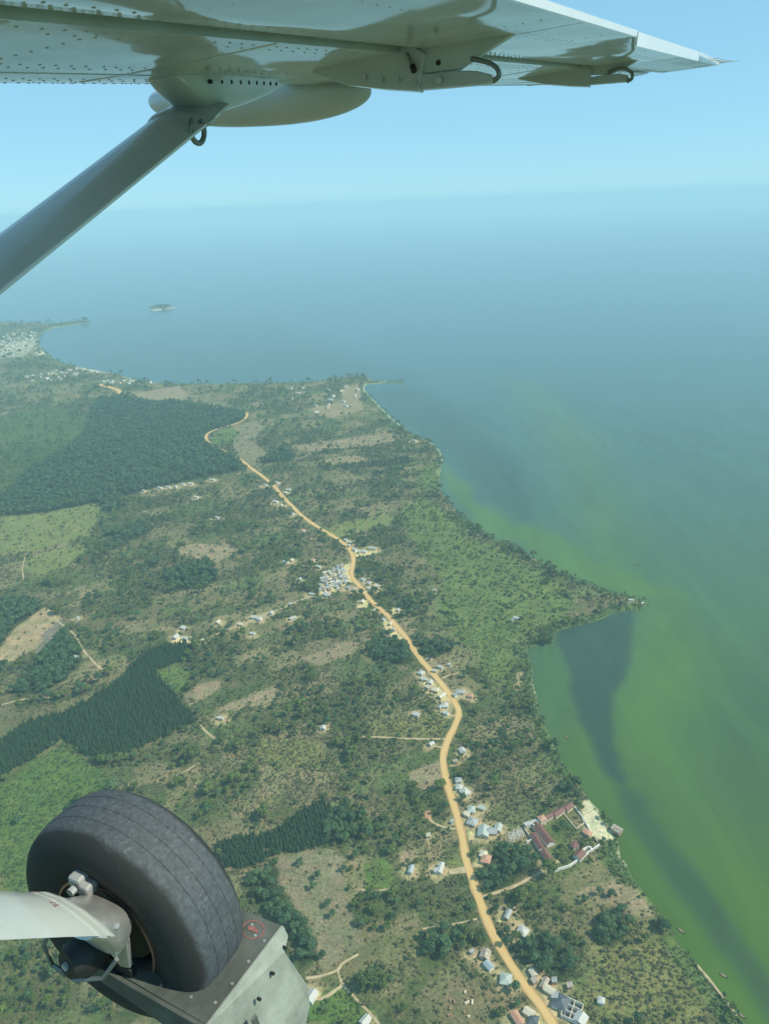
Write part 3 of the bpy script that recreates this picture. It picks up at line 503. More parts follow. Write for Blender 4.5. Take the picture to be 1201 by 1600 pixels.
def land_plan(x, y):
    """colour, tree density, shrub density, forest flag for plan points"""
    wx = x + (fbm(x, y, 14, 2, 41) - 0.5) * 7; wy = y + (fbm(x, y, 14, 2, 43) - 0.5) * 7
    n1 = fbm(x, y, 95, 3, 3); n2 = fbm(x, y, 30, 3, 9); n3 = fbm(x, y, 9, 2, 23)
    cover = n1*0.45 + n2*0.55
    dry = fbm(x, y, 48, 3, 77)
    g = np.array([0.080, 0.096, 0.033]); t = np.array([0.190, 0.160, 0.082]); t2 = np.array([0.112, 0.118, 0.052])
    k = sstep(0.36, 0.58, dry*0.6 + n3*0.4)[..., None]; k2 = sstep(0.35, 0.65, n2)[..., None]
    col = g*(1-k) + (t*(1-k2) + t2*k2)*k
    tree = sstep(0.37, 0.56, cover) * 0.80 + 0.10
    shrub = 0.26 + 0.5*sstep(0.35, 0.6, n3*0.5 + dry*0.5)
    # patchwork of smallholder plots: uneven cells, each cleared, cropped, scrub or wooded
    ca, sa = math.cos(0.42), math.sin(0.42); qx = (wx*ca + wy*sa)/42.0; qy = (-wx*sa + wy*ca)/29.0
    bi = np.floor(qx); bj = np.floor(qy); d1 = np.full(np.shape(x), 9.0); cid = np.zeros(np.shape(x))
    for di in (-1, 0, 1):
        for dj in (-1, 0, 1):
            ci, cj = bi + di, bj + dj
            cxn = ci + 0.15 + 0.7*_h(ci, cj, 301); cyn = cj + 0.15 + 0.7*_h(ci, cj, 302)
            d = np.maximum(np.abs(qx - cxn), np.abs(qy - cyn)) + 0.25*np.hypot(qx - cxn, qy - cyn)
            m = d < d1; d1 = np.where(m, d, d1); cid = np.where(m, _h(ci, cj, 303), cid)
    tone = 0.82 + 0.36*((cid*57.0) % 1.0)
    clr = (cid < 0.22); crp_ = (cid >= 0.22) & (cid < 0.42); wod = cid > 0.74
    soil = np.array([0.200, 0.163, 0.085]); cropc = np.array([0.080, 0.112, 0.038])
    row = 0.5 + 0.5*np.sin((qx*42.0 if True else 0)*2*math.pi/3.4)
    col = col*tone[..., None]
    mix = (clr*0.62*(0.5 + 0.5*n3) )[..., None]; col = col*(1-mix) + soil*mix*tone[..., None] + 0*mix
    mix = (crp_*0.6)[..., None]; col = col*(1-mix) + cropc*tone[..., None]*mix*(0.86 + 0.28*row[..., None])
    tree = tree*np.where(clr, 0.12, np.where(crp_, 0.35, np.where(wod, 1.3, 1.0)))
    shrub = np.clip(shrub*np.where(clr, 0.45, np.where(crp_, 0.9, 1.0)), 0, 1)
    for hx, hy, hw, hl, *_ in HOUSES:      # trodden earth round each house
        rr_ = 0.55*max(hw, hl) + 3.0; m = (np.abs(x - hx) < rr_ + 6) & (np.abs(y - hy) < rr_ + 6)
        if not m.any(): continue
        w = sstep(rr_ + 1.5, rr_ - 2.5, np.hypot(wx[m] - hx, wy[m] - hy) + (n3[m] - 0.5)*6)*0.8
        col[m] = col[m]*(1 - w[:, None]) + np.array([0.40, 0.31, 0.17])*w[:, None]; shrub[m] *= (1 - w)
    flag = np.zeros(np.shape(x))
    for kind, poly, soft in FIELDS:
        px = [p[0] for p in poly]; py = [p[1] for p in poly]; pad = soft + 12
        m = (x > min(px)-pad) & (x < max(px)+pad) & (y > min(py)-pad) & (y < max(py)+pad)
        if not m.any(): continue
        kw = {'sand': 0.05, 'clay': 0.4, 'yard': 0.4, 'lawn': 0.3}.get(kind, 1.0)
        xx, yy = x[m]*(1-kw) + wx[m]*kw, y[m]*(1-kw) + wy[m]*kw
        w = sstep(-soft*0.5, soft*0.5, sdf(xx, yy, poly))
        c, td, sd = KIND[kind]
        var = 0.80 + 0.40*n3[m] if kind != 'meadow' else 0.55 + 0.45*n3[m] + 0.45*n2[m]
        col[m] = col[m]*(1 - w[:, None]) + (np.array(c)*var[:, None])*w[:, None]
        if kind == 'forest': td = 0.70 + 0.45*n2[m]
        if kind == 'meadow': td = td + 0.5*sstep(0.60, 0.72, cover[m])
        tree[m] = tree[m]*(1-w) + td*w; shrub[m] = shrub[m]*(1-w) + sd*w
        flag[m] = np.where(w > 0.5, {'forest': 1, 'grove': 2, 'meadow': 3, 'crop': 4, 'maize': 5, 'young': 6, 'sand': 7, 'yard': 8}.get(kind, 0), flag[m])
    return col, tree, shrub, flag

def axis(parts):
    a = [parts[0][0]]
    for end, st0, st1 in [p[1:] for p in parts]:
        s0 = a[-1]
        while a[-1] < end - 1e-6:
            t = (a[-1] - s0) / max(end - s0, 1e-6); a.append(min(end, a[-1] + st0 + (st1 - st0)*t))
    return np.array(a)
gx = axis([(-3300, -1500, 60, 22), (0, -450, 20, 4), (0, 270, 2.6, 2.6), (0, 420, 3, 12)])
gy = axis([(-900, 240, 80, 10), (0, 900, 2.6, 2.6), (0, 2200, 2.8, 9), (0, 3900, 9, 22)])
GX, GY = np.meshgrid(gx, gy); fx = GX.ravel(); fy = GY.ravel()
shore_d = sdf(fx + (fbm(fx, fy, 9, 2, 61) - 0.5)*3.5, fy + (fbm(fx, fy, 9, 2, 67) - 0.5)*3.5, SHORE_S)
gz = np.where(shore_d > 0, ground_z(fx, fy)*sstep(0, 9, shore_d) + 0.35*np.clip(shore_d/2, 0, 1), np.maximum(-3.0, shore_d*0.3))
col, _, _, lflag = land_plan(fx, fy)
# wet reed margin and stretches of pale sand at the water's edge
edge = (lflag != 7)*sstep(16, 5, shore_d)*sstep(0.38, 0.5, fbm(fx, fy, 60, 2, 83))
col = col*(1 - edge[:, None]) + np.array([0.085, 0.125, 0.045])*edge[:, None]
sandw = (lflag != 7)*sstep(2.6, 1.2, shore_d)*sstep(0.60, 0.72, fbm(fx, fy, 30, 3, 88))*sstep(760, 600, fy)
col = col*(1 - sandw[:, None]) + np.array([0.52, 0.46, 0.31])*sandw[:, None]
far_sand = sstep(9.0, 3.0, shore_d)*sstep(1100, 1500, fy)*sstep(0.42, 0.55, fbm(fx, fy, 160, 2, 89))
col = col*(1 - far_sand[:, None]) + np.array([0.27, 0.29, 0.18])*far_sand[:, None]

def grid_mesh(name, nx, ny, co, colour, mat):
    me = bpy.data.meshes.new(name)
    nf = (nx-1)*(ny-1)
    i = np.arange(nx-1)[None, :] + np.arange(ny-1)[:, None]*nx
    q = np.stack([i, i+1, i+1+nx, i+nx], -1).reshape(-1)
    me.vertices.add(nx*ny); me.vertices.foreach_set('co', co.astype(np.float32).ravel())
    me.loops.add(nf*4); me.loops.foreach_set('vertex_index', q.astype(np.int32))
    me.polygons.add(nf); me.polygons.foreach_set('loop_start', np.arange(0, nf*4, 4, dtype=np.int32))
    me.polygons.foreach_set('use_smooth', np.ones(nf, bool))
    me.update(calc_edges=True)
    at = me.attributes.new('tone', 'FLOAT_COLOR', 'POINT')
    at.data.foreach_set('color', np.concatenate([colour, np.ones((len(colour), 1))], 1).astype(np.float32).ravel())
    me.materials.append(mat)
    return link(bpy.data.objects.new(name, me))
def mat_ground():
    m, nt, b = new_mat('savanna_ground'); L = nt.links.new; N = nt.nodes.new
    at = N('ShaderNodeAttribute'); at.attribute_name = 'tone'
    ge = N('ShaderNodeNewGeometry')
    n1 = N('ShaderNodeTexNoise'); n1.inputs['Scale'].default_value = 0.45; n1.inputs['Detail'].default_value = 6; n1.inputs['Roughness'].default_value = 0.75
    n2 = N('ShaderNodeTexNoise'); n2.inputs['Scale'].default_value = 0.10; n2.inputs['Detail'].default_value = 4
    L(ge.outputs['Position'], n1.inputs['Vector']); L(ge.outputs['Position'], n2.inputs['Vector'])
    r1 = N('ShaderNodeMapRange'); r1.inputs[1].default_value = 0.3; r1.inputs[2].default_value = 0.7; r1.inputs[3].default_value = 0.42; r1.inputs[4].default_value = 1.6
    L(n1.outputs['Fac'], r1.inputs[0])
    r2 = N('ShaderNodeValToRGB'); r2.color_ramp.elements[0].position = 0.35; r2.color_ramp.elements[1].position = 0.65
    r2.color_ramp.elements[0].color = (0.82, 0.95, 0.80, 1); r2.color_ramp.elements[1].color = (1.15, 1.05, 1.05, 1)
    L(n2.outputs['Fac'], r2.inputs[0])
    a = N('ShaderNodeVectorMath'); a.operation = 'MULTIPLY'; L(at.outputs['Color'], a.inputs[0]); L(r2.outputs[0], a.inputs[1])
    s2 = N('ShaderNodeVectorMath'); s2.operation = 'SCALE'; L(a.outputs[0], s2.inputs[0]); L(r1.outputs[0], s2.inputs['Scale'])
    L(s2.outputs[0], b.inputs['Base Color'])
    b.inputs['Roughness'].default_value = 0.95; b.inputs['Specular IOR Level'].default_value = 0.1
    bp = N('ShaderNodeBump'); bp.inputs['Strength'].default_value = 0.6; bp.inputs['Distance'].default_value = 0.5
    L(n1.outputs['Fac'], bp.inputs['Height']); L(bp.outputs[0], b.inputs['Normal'])
    return m
M['ground'] = mat_ground()
terrain = grid_mesh('ground', len(gx), len(gy), np.stack([fx, fy, gz], 1), col, M['ground'])
tag(terrain, kind='structure')

# ------------------------------------------------------------------ lake: one sheet out to the horizon, its algae drifts in plan
DARK_WATER = [
 ([(177.1,724.9),(186.7,748.7),(281.6,783.2),(258.9,713.1),(240.7,665.0),(218.8,624.4),(205.2,592.8),(192.7,547.8),(191.8,518.8),(193.9,503.1),(184.2,488.8),(178.3,504.1),(174.9,540.4),(171.1,580.8),(172.3,610.0),(179.4,644.5),(179.7,681.5)], 5, 0.95),
 ([(184.2,488.8),(191.9,488.3),(198.5,477.2),(195.3,460.2),(199.6,437.4),(207.2,407.4),(211.9,375.2),(216.2,346.3),(221.8,312.1),(216.3,289.7),(207.1,301.2),(199.5,336.0),(191.3,366.3),(182.9,403.1),(179.0,444.8),(177.0,487.0)], 7, 0.72),
 ([(302.5,637.8),(412.7,700.9),(383.4,544.1),(291.2,420.3),(264.1,487.7),(252.0,552.7)], 60, 0.35),
 ([(-29.0,1968.1),(80.9,2007.7),(193.2,1661.5),(237.6,1336.0),(237.7,1154.1),(205.6,1063.0),(180.5,1118.4),(153.7,1209.5),(137.3,1330.8),(127.1,1410.0),(91.0,1515.4),(23.1,1700.4)], 34, 0.68),
 ([(-1333.8,3083.4),(-1278.6,3600.3),(-471.7,3461.4),(-60.6,2398.4),(83.8,2070.6),(-128.7,2146.2),(-525.1,2148.1),(-886.4,2421.8)], 60, 0.5),
]
GREEN_WATER = [
 ([(94.9,1226.2),(111.7,1345.4),(132.1,1228.0),(160.0,1115.3),(205.8,1038.3),(262.9,963.9),(318.0,860.8),(346.5,807.3),(307.9,794.8),(275.7,826.7),(227.5,887.5),(176.6,977.1),(131.4,1046.3)], 16, 0.9),
 ([(339.5,2036.4),(422.8,1942.4),(427.6,1474.6),(371.4,1070.1),(314.6,826.5),(276.2,855.8),(304.5,1131.9),(319.2,1446.0)], 70, 0.55),
 ([(284.8,781.4),(340.8,792.0),(331.7,646.8),(258.8,526.8),(213.4,490.7),(197.5,514.5),(199.1,556.1),(212.8,602.2),(244.5,664.7)], 40, 0.8),
 ([(138.2,551.3),(150.5,509.6),(165.7,452.0),(172.2,398.1),(185.9,352.3),(197.8,305.4),(198.4,290.4),(214.5,279.2),(200.5,338.1),(186.6,376.4),(176.9,426.4),(172.5,493.1),(164.8,567.3)], 24, 0.75),
]
lx = axis([(-60000, -3000, 12000, 400), (0, -900, 90, 20), (0, 60, 14, 6), (0, 420, 5, 5), (0, 1200, 8, 40), (0, 60000, 60, 12000)])
ly = axis([(-60000, -500, 12000, 120), (0, 280, 60, 6), (0, 1100, 5, 6), (0, 2500, 7, 20), (0, 6000, 24, 160), (0, 61000, 200, 12000)])
LX, LY = np.meshgrid(lx, ly); wx_ = LX.ravel(); wy_ = LY.ravel()
jx = wx_ + (fbm(wx_, wy_, 60, 3, 5) - 0.5)*44; jy = wy_ + (fbm(wx_, wy_, 60, 4, 6) - 0.5)*60
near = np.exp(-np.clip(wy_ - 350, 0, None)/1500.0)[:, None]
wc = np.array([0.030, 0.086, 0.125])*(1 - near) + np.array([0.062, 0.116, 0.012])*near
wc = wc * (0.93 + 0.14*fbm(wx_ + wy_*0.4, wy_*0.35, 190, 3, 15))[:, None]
for poly, soft, k in GREEN_WATER:
    w = (sstep(-soft, soft, sdf(jx, jy, poly))*k)[:, None]; wc = wc*(1-w) + np.array([0.074, 0.140, 0.014])*w
for poly, soft, k in DARK_WATER:
    w = (sstep(-soft, soft, sdf(jx*0.4 + wx_*0.6, jy*0.4 + wy_*0.6, poly))*k)[:, None]; wc = wc*(1-w) + np.array([0.030, 0.056, 0.032])*w
def mat_lake():
    m, nt, b = new_mat('lake_water'); L = nt.links.new; N = nt.nodes.new
    at = N('ShaderNodeAttribute'); at.attribute_name = 'tone'
    ge = N('ShaderNodeNewGeometry')
    mp = N('ShaderNodeMapping'); mp.inputs['Scale'].default_value = (0.022, 0.0045, 1); mp.inputs['Rotation'].default_value = (0, 0, 0.5)
    n = N('ShaderNodeTexNoise'); n.inputs['Scale'].default_value = 1.0; n.inputs['Detail'].default_value = 9; n.inputs['Roughness'].default_value = 0.62; n.inputs['Distortion'].default_value = 1.2
    L(ge.outputs['Position'], mp.inputs[0]); L(mp.outputs[0], n.inputs['Vector'])
    r = N('ShaderNodeMapRange'); r.inputs[1].default_value = .25; r.inputs[2].default_value = .75; r.inputs[3].default_value = 0.80; r.inputs[4].default_value = 1.20; L(n.outputs['Fac'], r.inputs[0])
    s2 = N('ShaderNodeVectorMath'); s2.operation = 'SCALE'; L(at.outputs['Color'], s2.inputs[0]); L(r.outputs[0], s2.inputs['Scale'])
    L(s2.outputs[0], b.inputs['Base Color'])
    b.inputs['Roughness'].default_value = 0.22; b.inputs['IOR'].default_value = 1.33
    w = N('ShaderNodeTexNoise'); w.inputs['Scale'].default_value = 0.35; w.inputs['Detail'].default_value = 3; L(ge.outputs['Position'], w.inputs['Vector'])
    bp = N('ShaderNodeBump'); bp.inputs['Strength'].default_value = 0.25; bp.inputs['Distance'].default_value = 0.25
    L(w.outputs['Fac'], bp.inputs['Height']); L(bp.outputs[0], b.inputs['Normal'])
    return m
M['lake'] = mat_lake()
lake = grid_mesh('lake', len(lx), len(ly), np.stack([wx_, wy_, np.zeros_like(wx_)], 1), wc, M['lake'])
tag(lake, kind='structure')

# ------------------------------------------------------------------ haze: the humid air over the lake
hz = MB().box(-61500, 61500, -61500, 62500, -4.2, 482.0).build('haze', None)
hm = bpy.data.materials.new('haze_air'); hm.use_nodes = True; hm.node_tree.nodes.clear()
pv = hm.node_tree.nodes.new('ShaderNodeVolumePrincipled'); ho = hm.node_tree.nodes.new('ShaderNodeOutputMaterial')
pv.inputs['Color'].default_value = (0.60, 0.915, 1.0, 1); pv.inputs['Density'].default_value = 0.00015; pv.inputs['Anisotropy'].default_value = 0.0
hm.node_tree.links.new(pv.outputs[0], ho.inputs['Volume'])
hz.data.materials.append(hm); tag(hz, 'pale blue haze over lake and land', 'haze', kind='stuff')

# ------------------------------------------------------------------ roads and paths: sheets just above the ground, worn uneven edges
def strip(name, pts, width, mat, lift, jag=0.12, step=3.0, per=6):
    line = smooth_line(pts, per)
    P = [np.array(line[0])]
    for q in line[1:]:
        q = np.array(q); d = np.linalg.norm(q - P[-1])
        if d < 0.3: continue
        k = max(1, int(d/step)); a = P[-1]
        for i in range(1, k+1): P.append(a + (q - a)*i/k)
    v = []; f = []; n = len(P); ph = random.random()*99
    for i, p in enumerate(P):
        t = P[min(i+1, n-1)] - P[max(i-1, 0)]; t = t/np.linalg.norm(t); nn = np.array([-t[1], t[0]])
        for sd in (-1, -0.72, -0.38, 0, 0.38, 0.72, 1):
            wv = width/2*(1 + jag*(2*float(fbm(np.array([p[0] + 31*sd + ph]), np.array([p[1]]), 9, 2, 5)[0]) - 1)*(1 if abs(sd) == 1 else 0.3))
            q = p + nn*sd*wv
            v.append((q[0], q[1], float(ground_z(q[0], q[1])) + 0.35 + lift - (0.12 if abs(sd) == 1 else 0)))
    for i in range(n-1):
        for j in range(6): f.append((i*7+j, i*7+j+1, i*7+j+8, i*7+j+7))
    o = obj_from(name, v, f, mat, None, True)
    o.data.attributes.new('across', 'FLOAT', 'POINT').data.foreach_set('value', np.tile(np.array([.80, .58, .32, .12, .32, .58, .80], np.float32), n))
    return o
tag(strip('dirt_road', ROAD, 6.6, M['road'], 0.12, 0.26), 'winding orange dirt road through scrub and village', 'road', kind='structure')
tag(strip('dirt_road', ROAD_FAR, 14, M['road'], 0.12), 'far end of the dirt road beyond the forest', 'road', kind='structure')
for wd, pts, lab in TRACKS:
    tag(strip('path', pts, wd, M['path'], 0.10, 0.35, 2.0, 5), lab, 'path', kind='structure')
tag(strip('path', SHORE_PATH, 1.6, M['path'], 0.10, 0.35, 2.0, 5), 'sandy footpath along the lake shore', 'path', kind='structure')

# ------------------------------------------------------------------ buildings
SITES = []          # (x, y, radius) kept free of trees
def gz_at(x, y): return float(ground_z(x, y)) + 0.33
def house(name, x, y, w, l, rot, roof, rc, wc_, label, cat='house', group=None, h=2.7, detail=True, rise=None, clear=None):
    """w across the ridge, l along it, rot = ridge direction in degrees from the view direction"""
    e = empty(name, (x, y, gz_at(x, y)), R(rot)); tag(e, label, cat, group)
    SITES.append((x, y, clear if clear is not None else 0.62*math.hypot(w, l)))
    a, b = w/2, l/2; rz = rise if rise is not None else 0.26*w; ov = 0.45
    m = MB()
    if roof == 'gable':
        m.add([(-a,-b,-.6),(a,-b,-.6),(a,b,-.6),(-a,b,-.6),(-a,-b,h),(a,-b,h),(a,b,h),(-a,b,h),(0,-b,h+rz-.05),(0,b,h+rz-.05)],
              [(0,1,5,8,4),(2,3,7,9,6),(1,2,6,5),(3,0,4,7),(0,3,2,1)])
    else: m.box(-a, a, -b, b, -.6, h)
    m.build('wall', WALLS[wc_], e)
    r = MB(); A, B = a + ov, b + ov; d = rz*ov/max(a, .1); th = 0.12
    if roof == 'gable':
        for sx in (-1, 1):
            r.add([(0,-B,h+rz),(sx*A,-B,h-d),(sx*A,B,h-d),(0,B,h+rz),(0,-B,h+rz+th),(sx*A,-B,h-d+th),(sx*A,B,h-d+th),(0,B,h+rz+th)],
                  [(0,1,2,3),(4,7,6,5),(0,4,5,1),(1,5,6,2),(2,6,7,3)])
    elif roof in ('hip', 'pyramid'):
        k = 0 if roof == 'pyramid' else max(0.0, B - A*0.95)
        r.add([(-A,-B,h-d),(A,-B,h-d),(A,B,h-d),(-A,B,h-d),(-A,-B,h-d+th),(A,-B,h-d+th),(A,B,h-d+th),(-A,B,h-d+th),(0,-k,h+rz),(0,k+0.01,h+rz)],
              [(0,3,2,1),(0,1,5,4),(1,2,6,5),(2,3,7,6),(3,0,4,7),(4,5,8),(5,6,9,8),(6,7,9),(7,4,8,9)])
    elif roof == 'lean':
        r.add([(-A,-B,h+0.05),(A,-B,h+0.9),(A,B,h+0.9),(-A,B,h+0.05),(-A,-B,h+.05+th),(A,-B,h+.9+th),(A,B,h+.9+th),(-A,B,h+.05+th)],
              [(0,3,2,1),(4,5,6,7),(0,1,5,4),(1,2,6,5),(2,3,7,6),(3,0,4,7)])
    r.build('roof', ROOFS[rc], e)
    if detail:
        MB().box(-0.45, 0.45, -b-0.05, -b+0.03, 0, 2.0).build('door', M['door'], e)
        for sx in (-1, 1):
            MB().box(sx*a-0.04, sx*a+0.04, -b*0.5-0.5, -b*0.5+0.5, 1.0, 1.9).build('window', M['pane'], e)
    return e
G1 = 'houses beside the near stretch of the dirt road'
for hh in HOUSES:
    x, y, w, l, rt, rf, rc, wl, lab = hh
    k = 0.70 if y < 560 else (0.60 if y < 800 else 0.56)
    house('house' if w > 4.6 else 'hut', x, y, w*k, l*k, -rt, rf, rc, wl, lab, 'house' if w > 4.6 else 'hut', detail=(w >= 6 and y < 900))
# the crowded village block left of the road: rows of small roofs one cannot tell apart
vill = [(-85.1,850.5),(-85.1,876.4),(-82.5,903.5),(-63.1,920.7),(-48.8,929.0),(-46.2,894.6),(-42.5,876.1),(-54.6,870.1),(-65.4,857.2)]
vr = random.Random(5); placed = []
vx = [p[0] for p in vill]; vy = [p[1] for p in vill]
for i in range(4000):
    x, y = vr.uniform(min(vx), max(vx)), vr.uniform(min(vy), max(vy))
    if not inside(np.array([x]), np.array([y]), vill)[0]: continue
    if float(seg_dist(np.array([x]), np.array([y]), ROAD_S)[0]) < 9: continue
    if any(math.hypot(x-a, y-b) < 5.6 for a, b in placed): continue
    placed.append((x, y))
for i, (x, y) in enumerate(placed):
    rc = vr.choice(['white', 'grey', 'grey', 'rust', 'rust', 'pale', 'blue', 'beige'])
    house('village_house', x, y, vr.uniform(2.8, 4.2), vr.uniform(4.2, 6.4), vr.choice([25, 25, 115]) + vr.uniform(-8, 8), 'gable', rc, vr.choice(['cream', 'mud', 'white']),
          'small iron roofed house in the crowded village block by the road', 'house', 'houses of the crowded village block', detail=False, clear=2.6)
# the far lakeside town at the left edge
TOWN = [([(-1504.8,3126.8),(-1510.0,3256.8),(-1421.0,3266.9),(-1294.0,2984.4),(-1246.7,2809.4),(-1288.1,2719.0),(-1301.8,2674.4)], 95, 'white speck of a house in the far lakeside town', 'houses of the far lakeside town'),
        ([(-1062.9,2314.1),(-1018.8,2399.7),(-936.9,2422.3),(-868.8,2368.8),(-821.6,2284.4),(-923.6,2251.0),(-1014.2,2242.5)], 34, 'white house in the strip above the far bay', 'houses in the strip above the far bay'),
        ([(-794.2,2200.0),(-670.4,2218.9),(-622.6,2142.1),(-693.2,2107.1),(-740.2,2115.9)], 14, 'pale house near the far end of the road', 'houses near the far end of the road'),
        ([(-271.8,1983.5),(-89.4,2040.2),(-54.4,2002.7),(-65.7,1761.8),(-167.6,1720.1)], 22, 'pale house scattered on the far headland', 'houses scattered on the far headland')]
for poly, n, lab, grp in TOWN:
    px = [p[0] for p in poly]; py = [p[1] for p in poly]; got = 0
    while got < n:
        x, y = vr.uniform(min(px), max(px)), vr.uniform(min(py), max(py))
        if not inside(np.array([x]), np.array([y]), poly)[0]: continue
        if sdf(np.array([x]), np.array([y]), SHORE)[0] < 14: continue
        got += 1
        house('town_house', x, y, vr.uniform(5, 8), vr.uniform(7, 11), vr.uniform(-90, 90), 'gable', vr.choice(['white', 'pale', 'grey', 'grey', 'beige', 'rust']), vr.choice(['white', 'cream']), lab, 'house', grp, h=3.4, detail=False, clear=6)

# ---- walled lakeside compound
def block(name, p, q, w, rc, wc_, label, cat='building', h=3.2, roof='gable'):
    x, y = (p[0]+q[0])/2, (p[1]+q[1])/2; l = math.hypot(q[0]-p[0], q[1]-p[1])
    return house(name, x, y, w, l, math.degrees(math.atan2(-(q[0]-p[0]), q[1]-p[1])), roof, rc, wc_, label, cat, h=h, rise=0.30*w)
def pp(a): return a[0]
cp = [(105.4,454.0),(112.8,434.1),(101.4,444.0),(105.2,429.6),(105.8,427.8),(109.0,416.5),(113.4,459.5),(121.2,463.7),(121.4,462.4),(130.3,468.6),(131.2,467.9),(136.8,472.4),(110.6,455.7),(110.8,454.4),(128.4,420.1),(133.4,425.2),(97.3,453.2),(102.6,454.9),(102.3,453.6),(107.8,456.5)]
block('lodge_block', cp[0], cp[1], 6.2, 'red', 'white', 'longest red roofed block of the walled lakeside compound')
block('lodge_block', cp[2], cp[3], 4.2, 'red', 'white', 'second red roofed block, parallel left of the longest')
block('lodge_block', cp[4], cp[5], 4, 'red', 'white', 'third red roofed block nearest the entry track')
block('lodge_wing', cp[6], cp[7], 4, 'red', 'cream', 'red roofed wing, left of three along the upper compound wall')
block('lodge_wing', cp[8], cp[9], 4.4, 'red', 'cream', 'red roofed wing, middle of three along the upper compound wall')
block('lodge_wing', cp[10], cp[11], 5, 'red', 'cream', 'red roofed wing nearest the beach along the upper wall')
block('lodge_gatehouse', cp[14], cp[15], 6, 'red', 'white', 'small red roofed house at the curved white garden wall', 'gatehouse')
block('store_block', cp[16], cp[17], 3.5, 'white', 'white', 'white flat roofed store at the left corner of the compound', 'building', roof='lean')
block('store_block', cp[18], cp[19], 4.5, 'white', 'white', 'second white flat roofed store beside the longest red roof', 'building', roof='lean')
e = house('entrance_tower', 110.9,457.0, 5, 5, 20, 'pyramid', 'salmon', 'cream', 'small salmon roofed tower where the compound wings meet', 'tower', h=5.5)
house('garden_pavilion', 130.0,432.6, 5, 5, 20, 'pyramid', 'red', 'cream', 'dark red garden pavilion inside the compound', 'pavilion')
house('garden_pavilion', 142.4,443.7, 4, 6, 40, 'pyramid', 'salmon', 'cream', 'salmon pavilion between garden and beach', 'pavilion')
house('jetty_hut', 165.2,445.6, 5, 7, 40, 'gable', 'rust', 'mud', 'dark brown hut at the beach corner over the water', 'hut', clear=2)
def wall_run(name, pts, h, th, mat, label):
    e = empty(name, (pts[0][0], pts[0][1], gz_at(*pts[0]) - 0.1)); tag(e, label, 'wall', kind='thing')
    for i in range(len(pts) - 1):
        (ax, ay), (bx, by) = pts[i], pts[i+1]; d = np.array([bx-ax, by-ay]); L_ = np.linalg.norm(d); d /= L_; n = np.array([-d[1], d[0]])*th/2
        nseg = max(1, round(L_/5.0))
        for k in range(nseg):
            p = np.array([ax, ay]) + d*L_*k/nseg; q = np.array([ax, ay]) + d*(L_*(k+1)/nseg - 0.05); z = gz_at(*p) - gz_at(*pts[0])
            cs = [p-n, q-n, q+n, p+n]; o0 = np.array(pts[0])
            MB().add([(*(c-o0), z-0.5) for c in cs] + [(*(c-o0), z+h) for c in cs], [(0,3,2,1),(4,5,6,7),(0,1,5,4),(1,2,6,5),(2,3,7,6),(3,0,4,7)]).build('wall_panel', mat, e)
            w2 = n*1.35
            MB().add([(*(p-w2-o0), z-0.5), (*(p+d*0.5-w2-o0), z-0.5), (*(p+d*0.5+w2-o0), z-0.5), (*(p+w2-o0), z-0.5)] + [(*(p-w2-o0), z+h+.25), (*(p+d*0.5-w2-o0), z+h+.25), (*(p+d*0.5+w2-o0), z+h+.25), (*(p+w2-o0), z+h+.25)],
                     [(0,3,2,1),(4,5,6,7),(0,1,5,4),(1,2,6,5),(2,3,7,6),(3,0,4,7)]).build('pier', mat, e)
wall_run('compound_wall', [(110.5,410.7),(121.4,414.1),(131.3,420.5),(139.9,426.6),(148.4,432.2)], 2.6, 0.6, WALLS['white'], 'bright white garden wall along the lower side of the compound')
wall_run('compound_wall', [(133.1,424.0),(135.1,428.1),(138.5,430.3),(140.8,430.2),(141.9,427.1)], 2.2, 0.9, WALLS['white'], 'curved white wall enclosing the small terrace')
wall_run('compound_wall', [(129.6,465.3),(135.2,449.8),(142.8,454.6),(142.5,461.2),(140.3,468.1)], 1.2, 0.5, WALLS['cream'], 'low cream wall round the hedged court by the beach')
wall_run('compound_wall', [(96.5,451.3),(101.1,437.2),(105.8,423.1),(110.2,411.3)], 2.0, 0.45, WALLS['cream'], 'long cream wall along the track side of the compound')
wall_run('compound_wall', [(95.5,438.1),(99.6,439.7)], 2.4, 0.5, WALLS['white'], 'short white wall left of the second red roof')
wall_run('compound_wall', [(96.2,452.6),(109.2,458.4),(122.8,466.3),(137.8,474.4)], 2.2, 0.45, WALLS['cream'], 'long cream wall behind the red roofed wings of the compound')
wall_run('compound_wall', [(138.3,474.4),(141.2,468.0),(143.5,457.2),(145.2,446.7)], 1.6, 0.5, WALLS['white'], 'white wall between the compound garden and the sandy beach strip')
wall_run('compound_wall', [(146.5,440.9),(147.6,435.9)], 2.0, 0.5, WALLS['cream'], 'short cream wall between garden and beach edge')
# white burial frames / fenced plot left of the compound
for i in range(9):
    p = [[(85.0,446.8)][0], [(94.8,452.7)][0], [(86.2,439.8)][0]]
    a, b = (i % 3)/2.6, (i // 3)/3.0
    x = p[0][0] + (p[1][0]-p[0][0])*a + (p[2][0]-p[0][0])*b; y = p[0][1] + (p[1][1]-p[0][1])*a + (p[2][1]-p[0][1])*b
    m = MB(); m.box(-1.5, 1.5, -2.2, -2.0, -.2, .7); m.box(-1.5, 1.5, 2.0, 2.2, -.2, .7); m.box(-1.5, -1.3, -2, 2, -.2, .7); m.box(1.3, 1.5, -2, 2, -.2, .7)
    o = m.build('plot_frame', WALLS['white']); o.location = (x, y, gz_at(x, y)); o.rotation_euler.z = R(-25)
    tag(o, 'low white frame in the small fenced plot left of the compound', 'frame', 'white frames in the fenced plot')
    SITES.append((x, y, 3))
